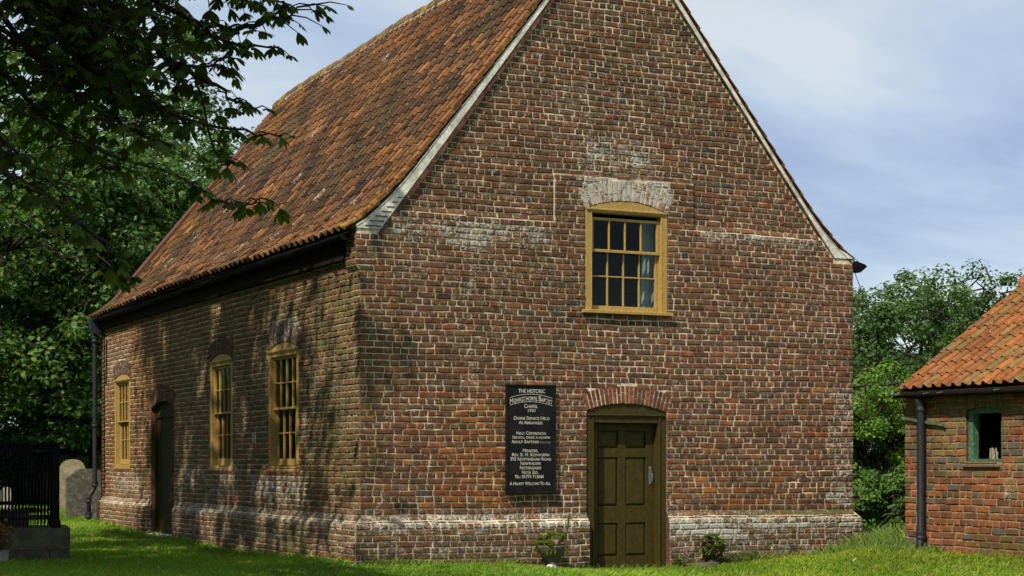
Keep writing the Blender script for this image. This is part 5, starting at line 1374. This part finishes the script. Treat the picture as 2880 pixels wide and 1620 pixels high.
def build_grass():
    rl = np.random.default_rng(21); xs = []
    for x0, x1, y0, y1, dens in ((-5.5, 8, -7, 0, 1500), (-6.5, .0, 0, 6, 1300), (-4.5, 0, 6, 16, 700), (-4, 3, 16, 30, 160), (7.4, 9, -1.7, 6, 400)):
        n = int((x1-x0)*(y1-y0)*dens); xs.append(np.stack([rl.uniform(x0, x1, n), rl.uniform(y0, y1, n)], -1))
    xy = np.concatenate(xs)
    px, py, Z = proj(np.stack([xy[:, 0], xy[:, 1], np.zeros(len(xy))], -1)); ok = (px > -120) & (px < 3000) & (py < 1700)
    ok &= ~((xy[:, 0] > -.09) & (xy[:, 0] < 7.56) & (xy[:, 1] > -.09) & (xy[:, 1] < 13.5)); ok &= ~((xy[:, 0] > 7.0) & (xy[:, 1] < -1.73))
    ok &= ~((xy[:, 0] > 3.2) & (xy[:, 0] < 4.4) & (xy[:, 1] > -.1))
    xy = xy[ok]; n = len(xy)
    pat = np.sin(xy[:, 0]*1.3+xy[:, 1]*.7)+np.sin(xy[:, 0]*3.1-xy[:, 1]*2.3)*.6+rl.normal(0, .5, n)
    h = .042*rl.uniform(.6, 1.35, n)*(1+.12*pat); edge = (np.abs(xy[:, 1]) < .22) & (xy[:, 0] > 0) | (np.abs(xy[:, 0]+.1) < .15) & (xy[:, 1] > 0); h = np.where(edge & (rl.random(n) < .6), h*1.9, h)
    base = np.array([(.150,.29,.022),(.172,.32,.024),(.205,.34,.03),(.13,.26,.02)])[rl.integers(0, 4, n)]; dry = (rl.random(n) < .07+.05*(pat > 1)); base[dry] = (.30, .27, .09)
    base = base*(1+.10*pat)[:, None]*rl.uniform(.8, 1.2, (n, 1)); base[:, 0] *= 1+.35*np.clip((xy[:, 0]-2)/5, 0, 1)
    big = np.sin(xy[:, 0]*.8+2)*np.sin(xy[:, 1]*1.1+xy[:, 0]*.4)+.5*np.sin(xy[:, 0]*2.1-xy[:, 1]*1.7)
    base = base*(1+.16*big)[:, None]*np.where((big > .7)[:, None], np.array((1.12, .98, 1.0)), 1)
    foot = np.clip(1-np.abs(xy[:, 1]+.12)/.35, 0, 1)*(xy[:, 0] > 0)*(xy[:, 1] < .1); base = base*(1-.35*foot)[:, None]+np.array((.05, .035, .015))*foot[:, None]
    daisy = rl.random(n) < .0004; base[daisy] = (.75, .75, .68); h = np.where(daisy, .06, h)
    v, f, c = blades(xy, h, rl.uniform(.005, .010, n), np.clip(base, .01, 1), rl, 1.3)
    o = link(bpy.data.objects.new('grass', npmesh('grass', v, f, M['grassblade'], c))); tag(o, 'short mown green grass of the churchyard lawn', 'grass', kind='stuff')
    # long grass in the gap and along the wall foot
    m = 9000; xy = np.stack([rl.uniform(6.2, 8.6, m), rl.uniform(-1.75, 1.4, m)], -1); ok = ~((xy[:, 0] < 7.62) & (xy[:, 1] > -.12)) & ~((xy[:, 0] > 6.98) & (xy[:, 1] < -1.70)); wgt = np.clip((xy[:, 0]-6.3)/1.0, 0, 1); ok &= rl.random(m) < wgt; xy = xy[ok]
    xy2 = np.stack([rl.uniform(6.55, 6.98, 900), rl.uniform(-2.5, -1.7, 900)], -1); xy = np.concatenate([xy, xy2]); n = len(xy)
    hh = np.where(np.arange(n) < n-900, .25, .13)*rl.uniform(.5, 1.25, n)*np.clip((xy[:, 0]-6.1)/1., .35, 1.1)
    col = np.array([(.13,.23,.035),(.17,.26,.05),(.24,.28,.09)])[rl.integers(0, 3, n)]*rl.uniform(.8, 1.2, (n, 1))
    v, f, c = blades(xy, hh, rl.uniform(.005, .010, n), col, rl, .9)
    o = link(bpy.data.objects.new('long_grass', npmesh('long_grass', v, f, M['grassblade'], c))); tag(o, 'tall uncut grass between the chapel corner and outbuilding', 'grass', kind='stuff')
build_grass()
def weed(x, y, r, h, n, lab, seed):
    rl = np.random.default_rng(seed); z = float(gz(x, y)); t = thing('weed', lab, 'weed', (x, y, z), 'weeds at the foot of the gable'); g = G()
    for i in range(n):
        d = rl.normal(0, r*.5, 2); g.tube([(x+d[0]*.3, y+d[1]*.3, z), (x+d[0], y+d[1], z+h*rl.uniform(.4, 1))], [.003, .002], 4, (.07, .10, .02))
    g.obj('stems', M['leaf'], t)
    p = np.stack([x+rl.normal(0, r*.5, n*9), y+rl.normal(0, r*.35, n*9), z+h*rl.uniform(.1, 1, n*9)], -1); nr = rl.normal(0, .4, p.shape)+np.array((0, -.2, 1)); nr /= np.linalg.norm(nr, axis=1, keepdims=True)
    v, f, c = leaf_cloud(p, nr, rl.uniform(.02, .045, len(p)), np.array([(.07,.12,.02),(.09,.14,.025)])[rl.integers(0, 2, len(p))], rl); o = link(bpy.data.objects.new('leaves', npmesh('leaves', v-np.array((x, y, z)), f, M['leaf'], c)), t, (x, y, z)); o['kind'] = 'stuff'
weed(4.50, -.16, .10, .20, 16, 'low weed at the right foot of the door frame', 1); weed(5.55, -.2, .28, .16, 34, 'spreading weed patch right of the dark urn', 2); weed(7.0, -.2, .10, .12, 10, 'small weed beside the chapel corner', 3); weed(5.25, -.3, .12, .14, 14, 'thin weed tuft touching the dark urn', 4)
# fallen leaves
for i, (px, py) in enumerate([(262, 1519), (437, 1562), (120, 1595), (265, 1601), (40, 1587)]):
    Z = (EYE-.02)*F_PX/(py-HY); b = gpt(px, Z); g = G(); s = .05; g.add([(b[0]-s, b[1], b[2]+.045), (b[0], b[1]-s*.7, b[2]+.075), (b[0]+s, b[1], b[2]+.05), (b[0], b[1]+s*.7, b[2]+.085), (b[0]+.02, b[1], b[2]+.06)], [(0, 1, 4), (1, 2, 4), (2, 3, 4), (3, 0, 4)], [(.32, .13, .03), (.09, .09, .08), (.25, .22, .04), (.22, .20, .05), (.2, .2, .05)][i])
    tag(g.obj('fallen_leaf', M['leaf'], None, recalc=False, origin=(b[0], b[1], b[2]+.05)), ['orange fallen leaf on the shaded lawn', 'grey curled fallen leaf on the shaded lawn', 'yellow fallen leaf in front of the tomb base', 'yellow green fallen leaf on the lawn near the tomb', 'pale fallen leaf beside the flower pot'][i], 'leaf')
